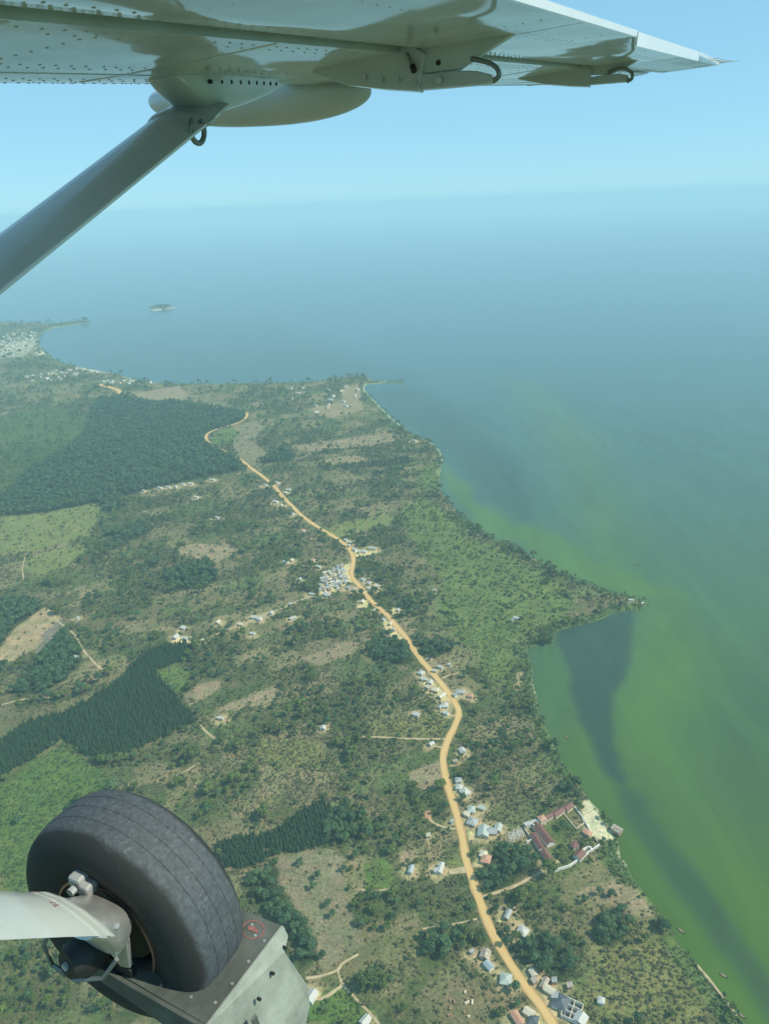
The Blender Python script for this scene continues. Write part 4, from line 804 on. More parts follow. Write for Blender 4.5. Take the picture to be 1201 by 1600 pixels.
# unfinished house: open walls without a roof
x, y = 98.1,308.5; e = empty('unfinished_house', (x, y, gz_at(x, y)), R(-30)); tag(e, 'roofless unfinished house with dark rooms and pale walls beside charcoal roof', 'house'); SITES.append((x, y, 8))
for k in range(4):
    MB().box(-5, 5, -6 + k*4 - .15, -6 + k*4 + .15, -.3, 2.8).build('wall', WALLS['white'], e)
for k in range(3):
    MB().box(-5 + k*5 - .15, -5 + k*5 + .15, -6, 6, -.3, 2.65).build('wall', WALLS['cream'], e)
MB().box(-5, 5, -6, 6, -.2, .08).build('floor_slab', ROOFS['dark'], e)
# stacks of fired bricks in a clearing
for i in range(11):
    x0, y0 = 33.3,314.8; x, y = x0 + vr.uniform(-8, 9), y0 + vr.uniform(-9, 9)
    m = MB(); ll = vr.uniform(1.5, 3.2)
    for c in range(3): m.box(-.6 + .06*c, .6 - .06*c, -ll/2, ll/2, c*.45, c*.45 + .42)
    o = m.build('brick_stack', M['brick'] if i % 3 else WALLS['cream']); o.location = (x, y, gz_at(x, y)); o.rotation_euler.z = vr.uniform(0, 3.1)
    tag(o, 'low stack of bricks in the clearing left of the road', 'brick stack', 'brick stacks in the roadside clearing')
SITES.append((33.3,314.8, 10))
# boats
def boat(x, y, rz, label, L_=7.0):
    L_ *= 0.72
    m = MB(); rings = []
    for i in range(9):
        t = i/8*2 - 1; w = 0.75*(1 - abs(t)**2.4) + 0.05; up = 0.35*t*t
        rings.append([(-w, t*L_/2, .55+up), (-w*.7, t*L_/2, .0+up*.4), (w*.7, t*L_/2, .0+up*.4), (w, t*L_/2, .55+up), (w*.85, t*L_/2, .52+up), (w*.55, t*L_/2, .15+up*.4), (-w*.55, t*L_/2, .15+up*.4), (-w*.85, t*L_/2, .52+up)])
    m.loft(rings)
    e = empty('fishing_boat', (x, y, 0.02), rz); tag(e, label, 'boat', 'small boats on the lake')
    m.build('hull', M['timber'], e)
    for t in (-.25, .05, .3): MB().box(-.62, .62, t*L_-.12, t*L_+.12, .42, .47).build('bench', M['timber'], e)
boat(196.5,328.8, 0.9, 'pale fishing boat on green water near the lower shore')
boat(196.6,303.5, 0.7, 'pale fishing boat by the shore at the bottom right corner', 6)
boat(182.5,360.9, 0.6, 'thin pale boat moored along the lower lake shore', 8)
boat(326.4,896.9, 1.2, 'pale boat on the lake beyond the green point', 9)
boat(154.2,559.0, 0.3, 'small boat in the dark bay below the point', 6)

# ---- far island
ix, iy = -1067.0,3941.9
iv = []; ifc = []; nr, na = 7, 40
for r_ in range(nr):
    for a_ in range(na):
        th_ = 2*math.pi*a_/na; k = r_/(nr-1); rad = 1 + .22*math.sin(3*th_+1) + .12*math.sin(7*th_)
        iv.append((ix + 62*k*rad*math.cos(th_), iy + 75*k*rad*math.sin(th_), 9*(1-k**2) - 1.0 + (0.6 if k < .95 else 0)))
for r_ in range(nr-1):
    for a_ in range(na):
        b_ = (a_+1) % na; ifc.append((r_*na+a_, (r_+1)*na+a_, (r_+1)*na+b_, r_*na+b_))
isl = obj_from('island', iv, ifc, mat_simple('island_ground', (0.13, 0.14, 0.07), 0.9, var=0.4, scale=0.03, col2=(0.35, 0.33, 0.22)), None, True)
tag(isl, kind='structure')
for i in range(16):
    th_ = vr.uniform(0, 6.28); k = vr.uniform(.1, .8); x, y = ix + 55*k*math.cos(th_), iy + 60*k*math.sin(th_)
    e = house('island_house', x, y, vr.uniform(7, 10), vr.uniform(10, 15), vr.uniform(0, 180), 'gable', vr.choice(['white', 'white', 'grey']), 'white', 'white house on the small far island in the lake', 'house', 'houses on the far island', h=3.5, detail=False)
    e.location.z = 9*(1-k**2) - .9

# ------------------------------------------------------------------ vegetation
def leaf_faces(rs, lobes, n, size, flat=0.5):
    """n small bent leaf-clump faces over the surface of the lobes"""
    v = []; f = []
    wts = [l[3]**2 for l in lobes]
    for _ in range(n):
        cx, cy, cz, r, zr = rs.choices(lobes, wts)[0]
        while True:
            d = Vector((rs.gauss(0, 1), rs.gauss(0, 1), rs.gauss(0, 1)))
            if d.length > .1: d.normalize()
            if d.z > -0.35: break
        p = Vector((cx + d.x*r, cy + d.y*r, cz + d.z*r*zr)) * 1.0 + d*rs.uniform(-.15, .12)*r
        nrm = (d + Vector((rs.uniform(-.6, .6), rs.uniform(-.6, .6), rs.uniform(-.2, .7)))).normalized()
        a = nrm.cross(Vector((rs.uniform(-1, 1), rs.uniform(-1, 1), .3))).normalized(); b = nrm.cross(a)
        s = size*rs.uniform(.6, 1.3); k = len(v)
        v += [p + a*s, p + b*s*.8 + nrm*s*.25, p - a*s*.9, p - b*s*.8 + nrm*s*.2]
        f.append((k, k+1, k+2, k+3))
    return v, f
def ico_lobe(rs, cx, cy, cz, r, zr, v, f):
    bm = bmesh.new(); bmesh.ops.create_icosphere(bm, subdivisions=1, radius=1)
    k = len(v); bm.verts.ensure_lookup_table()
    for q in bm.verts:
        s = r*rs.uniform(.72, 1.0); v.append(Vector((cx + q.co.x*s, cy + q.co.y*s, cz + q.co.z*s*zr)))
    for fc in bm.faces: f.append(tuple(k + q.index for q in fc.verts))
    bm.free()
def crown_mesh(name, seed, mat, h, rad, n_lobes, n_faces, leaf, kind='broad'):
    """unit tree of height h; returns crown mesh data"""
    rs = random.Random(seed); lobes = []; v = []; f = []
    if kind == 'broad':
        for i in range(n_lobes):
            a = rs.uniform(0, 6.28); k = math.sqrt(rs.random())*0.72; zz = h*(0.58 + 0.27*(1 - k) + rs.uniform(-.09, .09))
            lobes.append((rad*k*math.cos(a), rad*k*math.sin(a), zz, rad*rs.uniform(.30, .52), rs.uniform(.65, .95)))
    elif kind == 'pine':
        for i in range(n_lobes):
            t = i/(n_lobes-1); a = rs.uniform(0, 6.28)
            lobes.append((rad*.28*math.cos(a)*(1-t), rad*.28*math.sin(a)*(1-t), h*(.28 + .66*t), rad*(1.0 - .78*t)*rs.uniform(.8, 1.05), 1.0))
    elif kind == 'shrub':
        for i in range(n_lobes):
            a = rs.uniform(0, 6.28); k = math.sqrt(rs.random())*0.7
            lobes.append((rad*k*math.cos(a), rad*k*math.sin(a), h*rs.uniform(.3, .6), rad*rs.uniform(.3, .5), .8))
    for l in lobes: ico_lobe(rs, l[0], l[1], l[2], l[3]*.86, l[4], v, f)
    lv, lf = leaf_faces(rs, lobes, n_faces, leaf)
    k = len(v); v += lv; f += [tuple(i + k for i in q) for q in lf]
    me = bpy.data.meshes.new(name); me.from_pydata([tuple(p) for p in v], [], f); me.update(); me.materials.append(mat)
    return me
def trunk_mesh(name, seed, h, r, limbs=3, top=0.7):
    rs = random.Random(seed); m = MB()
    m.tube([(0, 0, -.4), (rs.uniform(-.1, .1), rs.uniform(-.1, .1), h*.3), (rs.uniform(-.2, .2), rs.uniform(-.2, .2), h*top)], [r, r*.75, r*.35], 6)
    for i in range(limbs):
        a = 6.28*i/limbs + rs.uniform(-.5, .5); b = h*rs.uniform(.28, .42)
        m.tube([(0, 0, b), (h*.13*math.cos(a), h*.13*math.sin(a), b + h*.14), (h*.24*math.cos(a), h*.24*math.sin(a), b + h*.30)], [r*.5, r*.35, r*.15], 5)
    me = bpy.data.meshes.new(name); me.from_pydata(m.v, [], m.f); me.update(); me.materials.append(M['bark']); return me
# unit plants: height 8 m tree, 12 m planted pine, 1.6 m shrub
BROAD = [(crown_mesh('crown', 11 + i, M['leaf'], 8.0, 3.4, 9, 330, .42), trunk_mesh('trunk', 11 + i, 8.0, .24)) for i in range(5)]
DARK = [(crown_mesh('crown', 31 + i, M['leaf_dark'], 8.0, 3.3, 9, 300, .42), trunk_mesh('trunk', 31 + i, 8.0, .24)) for i in range(3)]
PINE = [(crown_mesh('crown', 51 + i, M['leaf_pine'], 7.5, 1.85, 6, 150, .38, 'pine'), trunk_mesh('trunk', 51 + i, 7.5, .16, 0, .9)) for i in range(3)]
SHRUB = [crown_mesh('shrub', 71 + i, M['leaf_shrub'], 1.7, 1.35, 4, 34, .36, 'shrub') for i in range(4)]
CROP = [crown_mesh('crop_plant', 81 + i, M['leaf_crop'], 1.7, 1.2, 4, 34, .36, 'shrub') for i in range(2)]
REED = [crown_mesh('reed', 91 + i, M['leaf_reed'], 1.9, 1.3, 4, 40, .32, 'shrub') for i in range(2)]
def src_obj(name, meshes):
    """joins crown and trunk of a plant into an unlinked source for scattering"""
    if len(meshes) == 1: return bpy.data.objects.new(name, meshes[0])
    bm = bmesh.new()
    me = bpy.data.meshes.new(name)
    for i, q in enumerate(meshes):
        n0 = len(bm.faces); bm.from_mesh(q); bm.faces.ensure_lookup_table()
        for fc in bm.faces[n0:]: fc.material_index = i
    bm.to_mesh(me); bm.free()
    for q in meshes: me.materials.append(q.materials[0])
    return bpy.data.objects.new(name, me)
def scatter(name, pts, scl, rot, var, sources, label, cat, tilt=None):
    me = bpy.data.meshes.new(name); me.vertices.add(len(pts)); me.vertices.foreach_set('co', np.asarray(pts, np.float32).ravel())
    for nm, arr in (('scl', scl), ('rotz', rot), ('var', var)):
        me.attributes.new(nm, 'FLOAT', 'POINT').data.foreach_set('value', np.asarray(arr, np.float32))
    o = link(bpy.data.objects.new(name, me)); tag(o, label, cat, kind='stuff')
    ng = bpy.data.node_groups.new(name, 'GeometryNodeTree'); N = ng.nodes.new; L = ng.links.new
    ng.interface.new_socket('Geometry', in_out='INPUT', socket_type='NodeSocketGeometry'); ng.interface.new_socket('Geometry', in_out='OUTPUT', socket_type='NodeSocketGeometry')
    gi = N('NodeGroupInput'); go = N('NodeGroupOutput'); jn = N('GeometryNodeJoinGeometry'); L(jn.outputs[0], go.inputs[0])
    def attr(nm):
        a = N('GeometryNodeInputNamedAttribute'); a.data_type = 'FLOAT'; a.inputs[0].default_value = nm; return a.outputs[0]
    av, as_, ar = attr('var'), attr('scl'), attr('rotz')
    cr = N('ShaderNodeCombineXYZ'); L(ar, cr.inputs[2])
    for i, s in enumerate(sources):
        oi = N('GeometryNodeObjectInfo'); oi.inputs['Object'].default_value = s; oi.inputs['As Instance'].default_value = True
        cm = N('FunctionNodeCompare'); cm.data_type = 'FLOAT'; cm.operation = 'EQUAL'; cm.inputs[1].default_value = float(i); cm.inputs['Epsilon'].default_value = 0.1
        L(av, cm.inputs[0])
        ip = N('GeometryNodeInstanceOnPoints'); L(gi.outputs[0], ip.inputs['Points']); L(cm.outputs[0], ip.inputs['Selection'])
        L(oi.outputs['Geometry'], ip.inputs['Instance']); L(cr.outputs[0], ip.inputs['Rotation']); L(as_, ip.inputs['Scale'])
        L(ip.outputs[0], jn.inputs[0])
    md = o.modifiers.new('scatter', 'NODES'); md.node_group = ng
    return o

def candidates(sp, ymin, ymax, seed):
    rg = np.random.default_rng(seed)
    ys = np.arange(ymin, ymax, sp); out = []
    xm = 0.56*(0.93*ymax + 170) + 60
    X, Y = np.meshgrid(np.arange(-xm, min(xm, 330), sp), ys); x = X.ravel(); y = Y.ravel()
    x = x + rg.uniform(-.55, .55, len(x))*sp; y = y + rg.uniform(-.55, .55, len(y))*sp
    depth = 0.93*y + 168
    m = np.abs(x) < 0.56*depth + 40
    x, y = x[m], y[m]; sd = sdf(x, y, SHORE); m = sd > 0.6
    return x[m], y[m], sd[m], rg
SX = np.array([s[0] for s in SITES]); SY = np.array([s[1] for s in SITES]); SR = np.array([s[2] for s in SITES])
def free(x, y, rad):
    ok = seg_dist(x, y, ROAD_S) > 4.2 + rad*0.55
    ok &= seg_dist(x, y, ROADF_S) > 8
    for wd, pts, _ in TRACKS: ok &= seg_dist(x, y, pts) > wd/2 + rad*0.35
    for i in range(len(SX)):
        near_ = np.abs(x - SX[i]) < 30
        ok[near_] &= np.hypot(x[near_] - SX[i], y[near_] - SY[i]) > SR[i] + rad[near_]*0.55
    for poly, *_r in TREE_ROWS: ok &= sdf(x, y, poly) < 2
    return ok
trees = []     # x, y, scale, dark?, zone flag
for (sp, y0, y1, seed) in ((4.6, 270, 1100, 1), (6.2, 1100, 2300, 2), (10.5, 2300, 3800, 3)):
    x, y, sd, rg = candidates(sp, y0, y1, seed)
    _, td, _, fl = land_plan(x, y)
    shore_belt = sstep(30, 8, sd)*sstep(0.5, 0.62, fbm(x, y, 70, 2, 200))*(y > 700)
    td = np.maximum(td, shore_belt*0.7)
    keep = rg.random(len(x)) < td*np.where((fl == 1) | (fl == 2), 0.92, 0.85)
    big = np.where((fl == 1) | (fl == 2), rg.uniform(.55, 1.4, len(x)), np.exp(rg.normal(-.86, .54, len(x))))
    big = np.where(rg.random(len(x)) < .03, big*1.6, big); big = np.clip(big, .2, 1.8)
    big *= {4.6: 1.0, 6.2: 1.12, 10.5: 1.6}[sp]
    keep &= free(x, y, big*3.2)
    x, y, big, fl, sd = x[keep], y[keep], big[keep], fl[keep], sd[keep]
    dk = ((fl == 1) | (fl == 2) | (rg.random(len(x)) < .35)).astype(int)
    trees.append(np.stack([x, y, big, dk, fl], 1))
# single trees placed where the photograph shows them
SINGLES = [(-58.5,412.6),(-61.2,405.0),(-50.4,389.1),(-46.4,380.7),(-72.0,426.0),(64.1,378.9),(68.3,362.1),(125.3,384.5),(143.6,387.3),(136.2,389.2),(77.8,665.5),(73.3,654.5),(66.6,354.2),(-31.7,431.5),(-26.8,371.9),(-51.1,349.6),(-5.3,375.7),(13.2,361.3)]
trees.append(np.array([(x, y, 0.95, 1, 0) for x, y in SINGLES]))
T = np.concatenate(trees)
zt = ground_z(T[:, 0], T[:, 1]) + 0.3
# planted blocks in rows
rows = []
for poly, deg, rs_, ts_ in TREE_ROWS:
    px = np.array(poly); c = px.mean(0); a = R(deg); u = np.array([math.cos(a), math.sin(a)]); w = np.array([-u[1], u[0]])
    ext = np.abs(px - c).max()*1.5
    A, B = np.meshgrid(np.arange(-ext, ext, ts_), np.arange(-ext, ext, rs_))
    P = c + A.ravel()[:, None]*u + B.ravel()[:, None]*w + rng.normal(0, .5, (A.size, 2))
    P = P[inside(P[:, 0], P[:, 1], poly)]
    P = P[(rng.random(len(P)) > .03)]
    rows.append(np.concatenate([P, rng.uniform(.7, 1.12, (len(P), 1)), np.full((len(P), 1), len(rows))], 1))
PR = np.concatenate(rows)
def view_px(x, y, z):
    """where a plan point falls in the picture: only used to pick which trees show largest"""
    cp_, sp_ = math.cos(pitch), math.sin(pitch); dz = z - CAM_H
    d = y*cp_ - dz*sp_; u_ = y*sp_ + dz*cp_
    return 0.5 + x/d*1200/1201, 0.5 - u_/d*0.75, d
def in_view(x, y, z):
    u_, v_, d = view_px(x, y, z)
    behind_wheel = ((u_ < .33) & (v_ > .76)) | ((u_ < .40) & (v_ > .89))
    return (u_ > 0.01) & (u_ < .99) & (v_ > .05) & (v_ < .985) & ~behind_wheel, d
def pick(x, y, z, size, n):
    ok, d = in_view(x, y, z); sc_ = np.where(ok, size/d, -1); o = np.argsort(-sc_)[:n]
    m = np.zeros(len(x), bool); m[o] = True; return m & ok
SITE_LBL = [(33.0,394.4, 60, 'beside the near stretch of the dirt road'), (81.8,419.6, 45, 'in the grove between the road and the compound'),
            (124.1,441.5, 42, 'in the garden of the walled compound'), (92.2,338.7, 55, 'behind the roadside cluster at the bottom'),
            (-47.3,398.4, 45, 'on or beside the grey pasture'), (-40.3,463.5, 45, 'next to the small dark plantation'),
            (0.2,707.6, 60, 'in the tall grove left of the road'), (141.2,368.7, 50, 'in the scrub near the lower shore'),
            (-12.5,326.4, 60, 'in the scrub at the bottom left of the road'), (-81.0,379.4, 50, 'in the thicket behind the wheel fender'),
            (11.3,502.7, 50, 'by the tan clearing left of the road'), (-31.4,528.5, 45, 'in the scrub below the straight path'), (-95.1,509.0, 55, 'in the scrub above the small dark plantation'),
            (-147.9,535.7, 50, 'in the scrub right of the large dark plantation'), (9.7,596.4, 40, 'around the maize plot at the road bend'), (-68.8,601.7, 55, 'around the lone white house left of the straight path'),
            (94.7,562.9, 50, 'between the road bend and the dark bay'), (93.9,490.5, 45, 'above the walled compound towards the lake'), (33.5,452.8, 35, 'behind the clay coloured plot'),
            (6.4,395.7, 45, 'below the dirt spur left of the road'), (42.6,328.1, 45, 'around the brick stacks near the bottom'), (-125.6,669.0, 70, 'in the scrub below the farm track'),
            (77.9,727.4, 60, 'at the lower edge of the green meadow')]
def where_lbl(x, y):
    best = min(SITE_LBL, key=lambda q: math.hypot(x-q[0], y-q[1])/q[2])
    if math.hypot(x-best[0], y-best[1]) < best[2]: return best[3]
    road_x = np.interp(y, [p[1] for p in ROAD], [p[0] for p in ROAD])
    return ('in the scrub right of the dirt road' if x > road_x else 'in the wide scrub left of the dirt road')
ind = pick(T[:, 0], T[:, 1], zt, T[:, 2], 300)
for i in np.nonzero(ind)[0]:
    x, y, s, dk, fl = T[i]; cm_, tm_ = (DARK if dk else BROAD)[i % (3 if dk else 5)]
    e = empty('broadleaf_tree', (x, y, zt[i]), rng.uniform(0, 6.28)); e.scale = (s, s, s*rng.uniform(.85, 1.1))
    wl = where_lbl(x, y)
    sz = 'large ' if s > 1.15 else ('small ' if s < .62 else '')
    tag(e, sz + ('dark green leafy tree ' if dk else 'olive green leafy tree ') + wl, 'tree', sz + ('dark trees ' if dk else 'olive trees ') + wl)
    link(bpy.data.objects.new('crown', cm_), e); link(bpy.data.objects.new('trunk', tm_), e)
zp = ground_z(PR[:, 0], PR[:, 1]) + 0.3
indp = pick(PR[:, 0], PR[:, 1], zp, PR[:, 2], 300)
PL = ['planted conifer in the large dark plantation block', 'planted conifer in the small dark plantation above the grey pasture', 'tree in the far dark row near the bay', 'tree in the short far row near the bay']
PSUB = [[(-331.5,563.8, 'left band of the large dark plantation'), (-251.2,604.2, 'broad lower square of the large dark plantation'), (-242.0,719.8, 'narrow upper arm of the large dark plantation')],
        [(-120.6,436.2, 'end behind the wheel of the small dark plantation'), (-88.4,446.8, 'middle of the small dark plantation above the grey pasture'), (-58.2,471.1, 'upper tip of the small dark plantation')]]
for i in np.nonzero(indp)[0]:
    x, y, s, k = PR[i]; cm_, tm_ = PINE[i % 3]
    if k < 2:
        sub = min(PSUB[int(k)], key=lambda q: math.hypot(x - q[0], y - q[1]))[2]; PL[int(k)] = 'planted conifer in the ' + sub
    e = empty('plantation_tree', (x, y, zp[i]), rng.uniform(0, 6.28)); e.scale = (s, s, s)
    tag(e, PL[int(k)], 'tree', PL[int(k)].replace('planted conifer', 'planted conifers'))
    link(bpy.data.objects.new('crown', cm_), e); link(bpy.data.objects.new('trunk', tm_), e)
r_ = ~ind; Tr = T[r_]; n = len(Tr)
SB = [src_obj('broad_src', list(q)) for q in BROAD]; SD = [src_obj('dark_src', list(q)) for q in DARK]; SP = [src_obj('pine_src', list(q)) for q in PINE]
for dk, srcs, nm, lab in ((0, SB, 'woodland', 'mass of olive green trees scattered over the land'), (1, SD, 'forest', 'mass of dark green trees of forest and groves')):
    m = Tr[:, 3] == dk; q = Tr[m]
    scatter(nm, np.stack([q[:, 0], q[:, 1], zt[r_][m]], 1), q[:, 2], rng.uniform(0, 6.28, len(q)), rng.integers(0, len(srcs), len(q)), srcs, lab, 'trees')
q = PR[~indp]
scatter('plantation', np.stack([q[:, 0], q[:, 1], zp[~indp]], 1), q[:, 2], rng.uniform(0, 6.28, len(q)), rng.integers(0, 3, len(q)), SP, 'mass of dark conifers planted in tight rows', 'trees')
# trees of the island
n = 90; a_ = rng.uniform(0, 6.28, n); k_ = np.sqrt(rng.random(n))*.85
scatter('island_trees', np.stack([ix + 58*k_*np.cos(a_), iy + 68*k_*np.sin(a_), 9*(1-k_**2) - .8], 1), rng.uniform(1, 1.9, n), a_*7, rng.integers(0, 3, n), SD, 'dark trees on the small far island', 'trees')
# shrubs, crops and reeds: uncountable low growth
sh = []; crp = []; red = []
for (sp, y0, y1, seed, mul) in ((1.9, 270, 760, 21, 0.85), (3.2, 760, 1600, 22, 1.3)):
    x, y, sd, rg = candidates(sp, y0, y1, seed)
    _, td, sdn, fl = land_plan(x, y)
    isr = (sd < 14) & (fbm(x, y, 60, 2, 83) > .44) & (sdn > .03)
    keep = rg.random(len(x)) < np.where(isr, .7, sdn*.8)
    s = np.exp(rg.normal(-.2, .38, len(x)))*mul
    keep &= free(x, y, s*1.3)
    x, y, s, fl, isr = x[keep], y[keep], s[keep], fl[keep], isr[keep]
    z = ground_z(x, y) + .25; z = np.where(isr, np.minimum(z, .3 + .28*sd[keep]), z)
    P = np.stack([x, y, z, s], 1); iscrop = (~isr) & ((fl == 4) | (fl == 3) | (fl == 6))
    sh.append(P[~isr & ~iscrop]); crp.append(P[iscrop]); red.append(P[isr])
for arr, srcm, nm, lab, cat in ((sh, SHRUB, 'shrubbery', 'dry olive shrubs dotted over the whole land', 'shrubs'), (crp, CROP, 'ground_cover', 'bright green low plants of crops and meadow', 'plants'), (red, REED, 'reeds', 'green reeds fringing the lake shore', 'reeds')):
    q = np.concatenate(arr); srcs = [src_obj(nm + '_src', [k]) for k in srcm]
    scatter(nm, q[:, :3], q[:, 3], rng.uniform(0, 6.28, len(q)), rng.integers(0, len(srcs), len(q)), srcs, lab, cat)
print('trees', len(T), 'rows', len(PR), 'shrubs', [sum(len(k) for k in z) for z in (sh, crp, red)])

# ------------------------------------------------------------------ airplane: right wing, strut, main wheel (local x outboard, y forward, z up, metres from the eye)
def mat_paint(name, col, rough, coat, wav=0.0, dirt=0.25, wscale=(2.2, 5.0, 1.0)):
    """aircraft enamel over slightly wavy sheet metal, with grime"""
    m, nt, b = new_mat(name); L = nt.links.new; N = nt.nodes.new
    tc = N('ShaderNodeTexCoord')
    n = N('ShaderNodeTexNoise'); n.inputs['Scale'].default_value = 5.0; n.inputs['Detail'].default_value = 6; L(tc.outputs['Object'], n.inputs['Vector'])
    rp = N('ShaderNodeValToRGB'); rp.color_ramp.elements[0].position = .3; rp.color_ramp.elements[1].position = .75
    rp.color_ramp.elements[0].color = (*[c*(1-dirt) for c in col], 1); rp.color_ramp.elements[1].color = (*col, 1)
    L(n.outputs['Fac'], rp.inputs[0]); L(rp.outputs[0], b.inputs['Base Color'])
    b.inputs['Roughness'].default_value = rough; b.inputs['Coat Weight'].default_value = coat; b.inputs['Coat Roughness'].default_value = 0.05; b.inputs['Coat IOR'].default_value = 1.6
    if wav:
        mp = N('ShaderNodeMapping'); mp.inputs['Scale'].default_value = wscale; L(tc.outputs['Object'], mp.inputs[0])
        w = N('ShaderNodeTexNoise'); w.inputs['Scale'].default_value = 1.0; w.inputs['Detail'].default_value = 0.6; L(mp.outputs[0], w.inputs['Vector'])
        bp = N('ShaderNodeBump'); bp.inputs['Strength'].default_value = 1.0; bp.inputs['Distance'].default_value = wav
        L(w.outputs['Fac'], bp.inputs['Height']); L(bp.outputs[0], b.inputs['Coat Normal'])
    return m
M['wing'] = mat_paint('wing_enamel', (0.64, 0.67, 0.68), 0.5, 0.6, 0.009, 0.28, (1.6, 4.0, 1.0))
M['wing_edge'] = mat_paint('edge_enamel', (0.78, 0.78, 0.76), 0.4, 0.6, 0, 0.08)
M['strut'] = mat_paint('strut_enamel', (0.62, 0.64, 0.63), 0.38, 0.5, 0, 0.15)
M['pod'] = mat_paint('pod_enamel', (0.54, 0.56, 0.57), 0.45, 0.4, 0, 0.1)
M['gap_shade'] = mat_simple('gap_shade_black', (0.035, 0.038, 0.036), 0.8, var=.3)  # near-black that paints the shade inside the flap gap
M['rivet'] = mat_simple('rivet_grey', (0.38, 0.39, 0.38), 0.5, 0.3)
M['cable'] = mat_simple('bonding_cable', (0.22, 0.24, 0.23), 0.45, .5)
M['alu'] = mat_simple('scuffed_aluminium', (0.58, 0.58, 0.55), 0.38, .75, var=.18, scale=14, bump=.15)
M['leg'] = mat_paint('leg_enamel', (0.44, 0.46, 0.42), 0.30, 0.7, 0, 0.25)
M['tyre'] = None
M['black'] = mat_simple('black_metal', (0.022, 0.024, 0.024), 0.55, 0.2, var=.3, scale=20)
M['copper'] = mat_simple('copper_rim', (0.34, 0.19, 0.13), 0.45, .6, var=.2, scale=20)
M['deck'] = mat_simple('fender_top_shaded', (0.060, 0.070, 0.062), 0.6, 0.2, var=.35, scale=7, col2=(0.10, 0.11, 0.095), bump=.1, detail=8)  # the weaker light on the top plate is put into this dark tone
M['dust_lit'] = mat_simple('fender_dusty_sunlit', (0.20, 0.225, 0.19), 0.75, 0.1, var=.2, scale=7, col2=(0.30, 0.33, 0.28), bump=.2, detail=9)  # dusty grey, made paler to paint in the sun on the rear face
M['redpaint'] = mat_simple('faded_red_paint', (0.26, 0.11, 0.095), 0.8, var=.3, scale=60)
M['brass'] = mat_simple('brass_bolt', (0.60, 0.47, 0.24), 0.3, .9)
def mat_tyre():
    m, nt, b = new_mat('tyre_rubber'); L = nt.links.new; N = nt.nodes.new
    tc = N('ShaderNodeTexCoord'); at = N('ShaderNodeAttribute'); at.attribute_name = 'wear'
    n = N('ShaderNodeTexNoise'); n.inputs['Scale'].default_value = 75; n.inputs['Detail'].default_value = 9; n.inputs['Roughness'].default_value = .7; L(tc.outputs['Object'], n.inputs['Vector'])
    n2 = N('ShaderNodeTexNoise'); n2.inputs['Scale'].default_value = 9; n2.inputs['Detail'].default_value = 6; L(tc.outputs['Object'], n2.inputs['Vector'])
    sp = N('ShaderNodeMath'); sp.operation = 'MULTIPLY_ADD'; sp.inputs[1].default_value = .55; L(n2.outputs['Fac'], sp.inputs[0]); L(at.outputs['Fac'], sp.inputs[2])
    r0 = N('ShaderNodeMapRange'); r0.inputs[1].default_value = .62; r0.inputs[2].default_value = .82; L(sp.outputs[0], r0.inputs[0])
    r1 = N('ShaderNodeValToRGB'); r1.color_ramp.elements[0].position = .38; r1.color_ramp.elements[1].position = .72
    r1.color_ramp.elements[0].color = (0.042, 0.052, 0.059, 1); r1.color_ramp.elements[1].color = (0.095, 0.110, 0.119, 1)
    L(n.outputs['Fac'], r1.inputs[0])
    mx = N('ShaderNodeMix'); mx.data_type = 'RGBA'; mx.inputs[6].default_value = (0.021, 0.023, 0.022, 1)
    L(r0.outputs[0], mx.inputs[0]); L(r1.outputs[0], mx.inputs[7]); L(mx.outputs[2], b.inputs['Base Color'])
    mp = N('ShaderNodeMapping'); mp.inputs['Scale'].default_value = (40, 150, 150); L(tc.outputs['Object'], mp.inputs[0])
    n3 = N('ShaderNodeTexNoise'); n3.inputs['Scale'].default_value = 1.0; n3.inputs['Detail'].default_value = 3; L(mp.outputs[0], n3.inputs['Vector'])
    r3 = N('ShaderNodeMapRange'); r3.inputs[1].default_value = .64; r3.inputs[2].default_value = .72; r3.inputs[4].default_value = .3; L(n3.outputs['Fac'], r3.inputs[0])
    m3 = N('ShaderNodeMath'); m3.operation = 'MULTIPLY'; L(r3.outputs[0], m3.inputs[0]); L(r0.outputs[0], m3.inputs[1])
    mx2 = N('ShaderNodeMix'); mx2.data_type = 'RGBA'; mx2.inputs[7].default_value = (0.27, 0.30, 0.31, 1)
    L(m3.outputs[0], mx2.inputs[0]); L(mx.outputs[2], mx2.inputs[6]); L(mx2.outputs[2], b.inputs['Base Color'])
    b.inputs['Roughness'].default_value = .75
    bp = N('ShaderNodeBump'); bp.inputs['Strength'].default_value = .5; bp.inputs['Distance'].default_value = .004; L(n.outputs['Fac'], bp.inputs['Height']); L(bp.outputs[0], b.inputs['Normal'])
    return m
M['tyre'] = mat_tyre()

OFF = (1.1, 1.32, -2.17)        # the airplane's origin: under the main wheel
Rm = Matrix(((0.45245, -0.89095, 0.03866), (0.89176, 0.45237, -0.0113), (-0.00742, 0.03959, 0.99919)))
plane = bpy.data.objects.new('airplane', None); C.objects.link(plane)
plane.matrix_world = Matrix.Translation(Vector((0, 0, CAM_H)) + Rm @ Vector(OFF)) @ Rm.to_4x4()
tag(plane, 'high wing airplane seen from its cabin: wing, strut and main wheel in flight', 'airplane')
def ab(mb, name, mat, parent=plane, smooth=False, bevel=0.0): return mb.build(name, mat, parent, smooth, bevel, OFF if parent is not None else (0,0,0))
def zlow(s, f): return 0.244 - 0.074*f + 0.099*s
LE = lambda s: 2.02 - 0.17*max(0.0, (s-5.0)/2.45)**1.5
def kx(s, f): return 1.19 + (f - 1.19)*(LE(s) - 1.19)/(2.02 - 1.19)
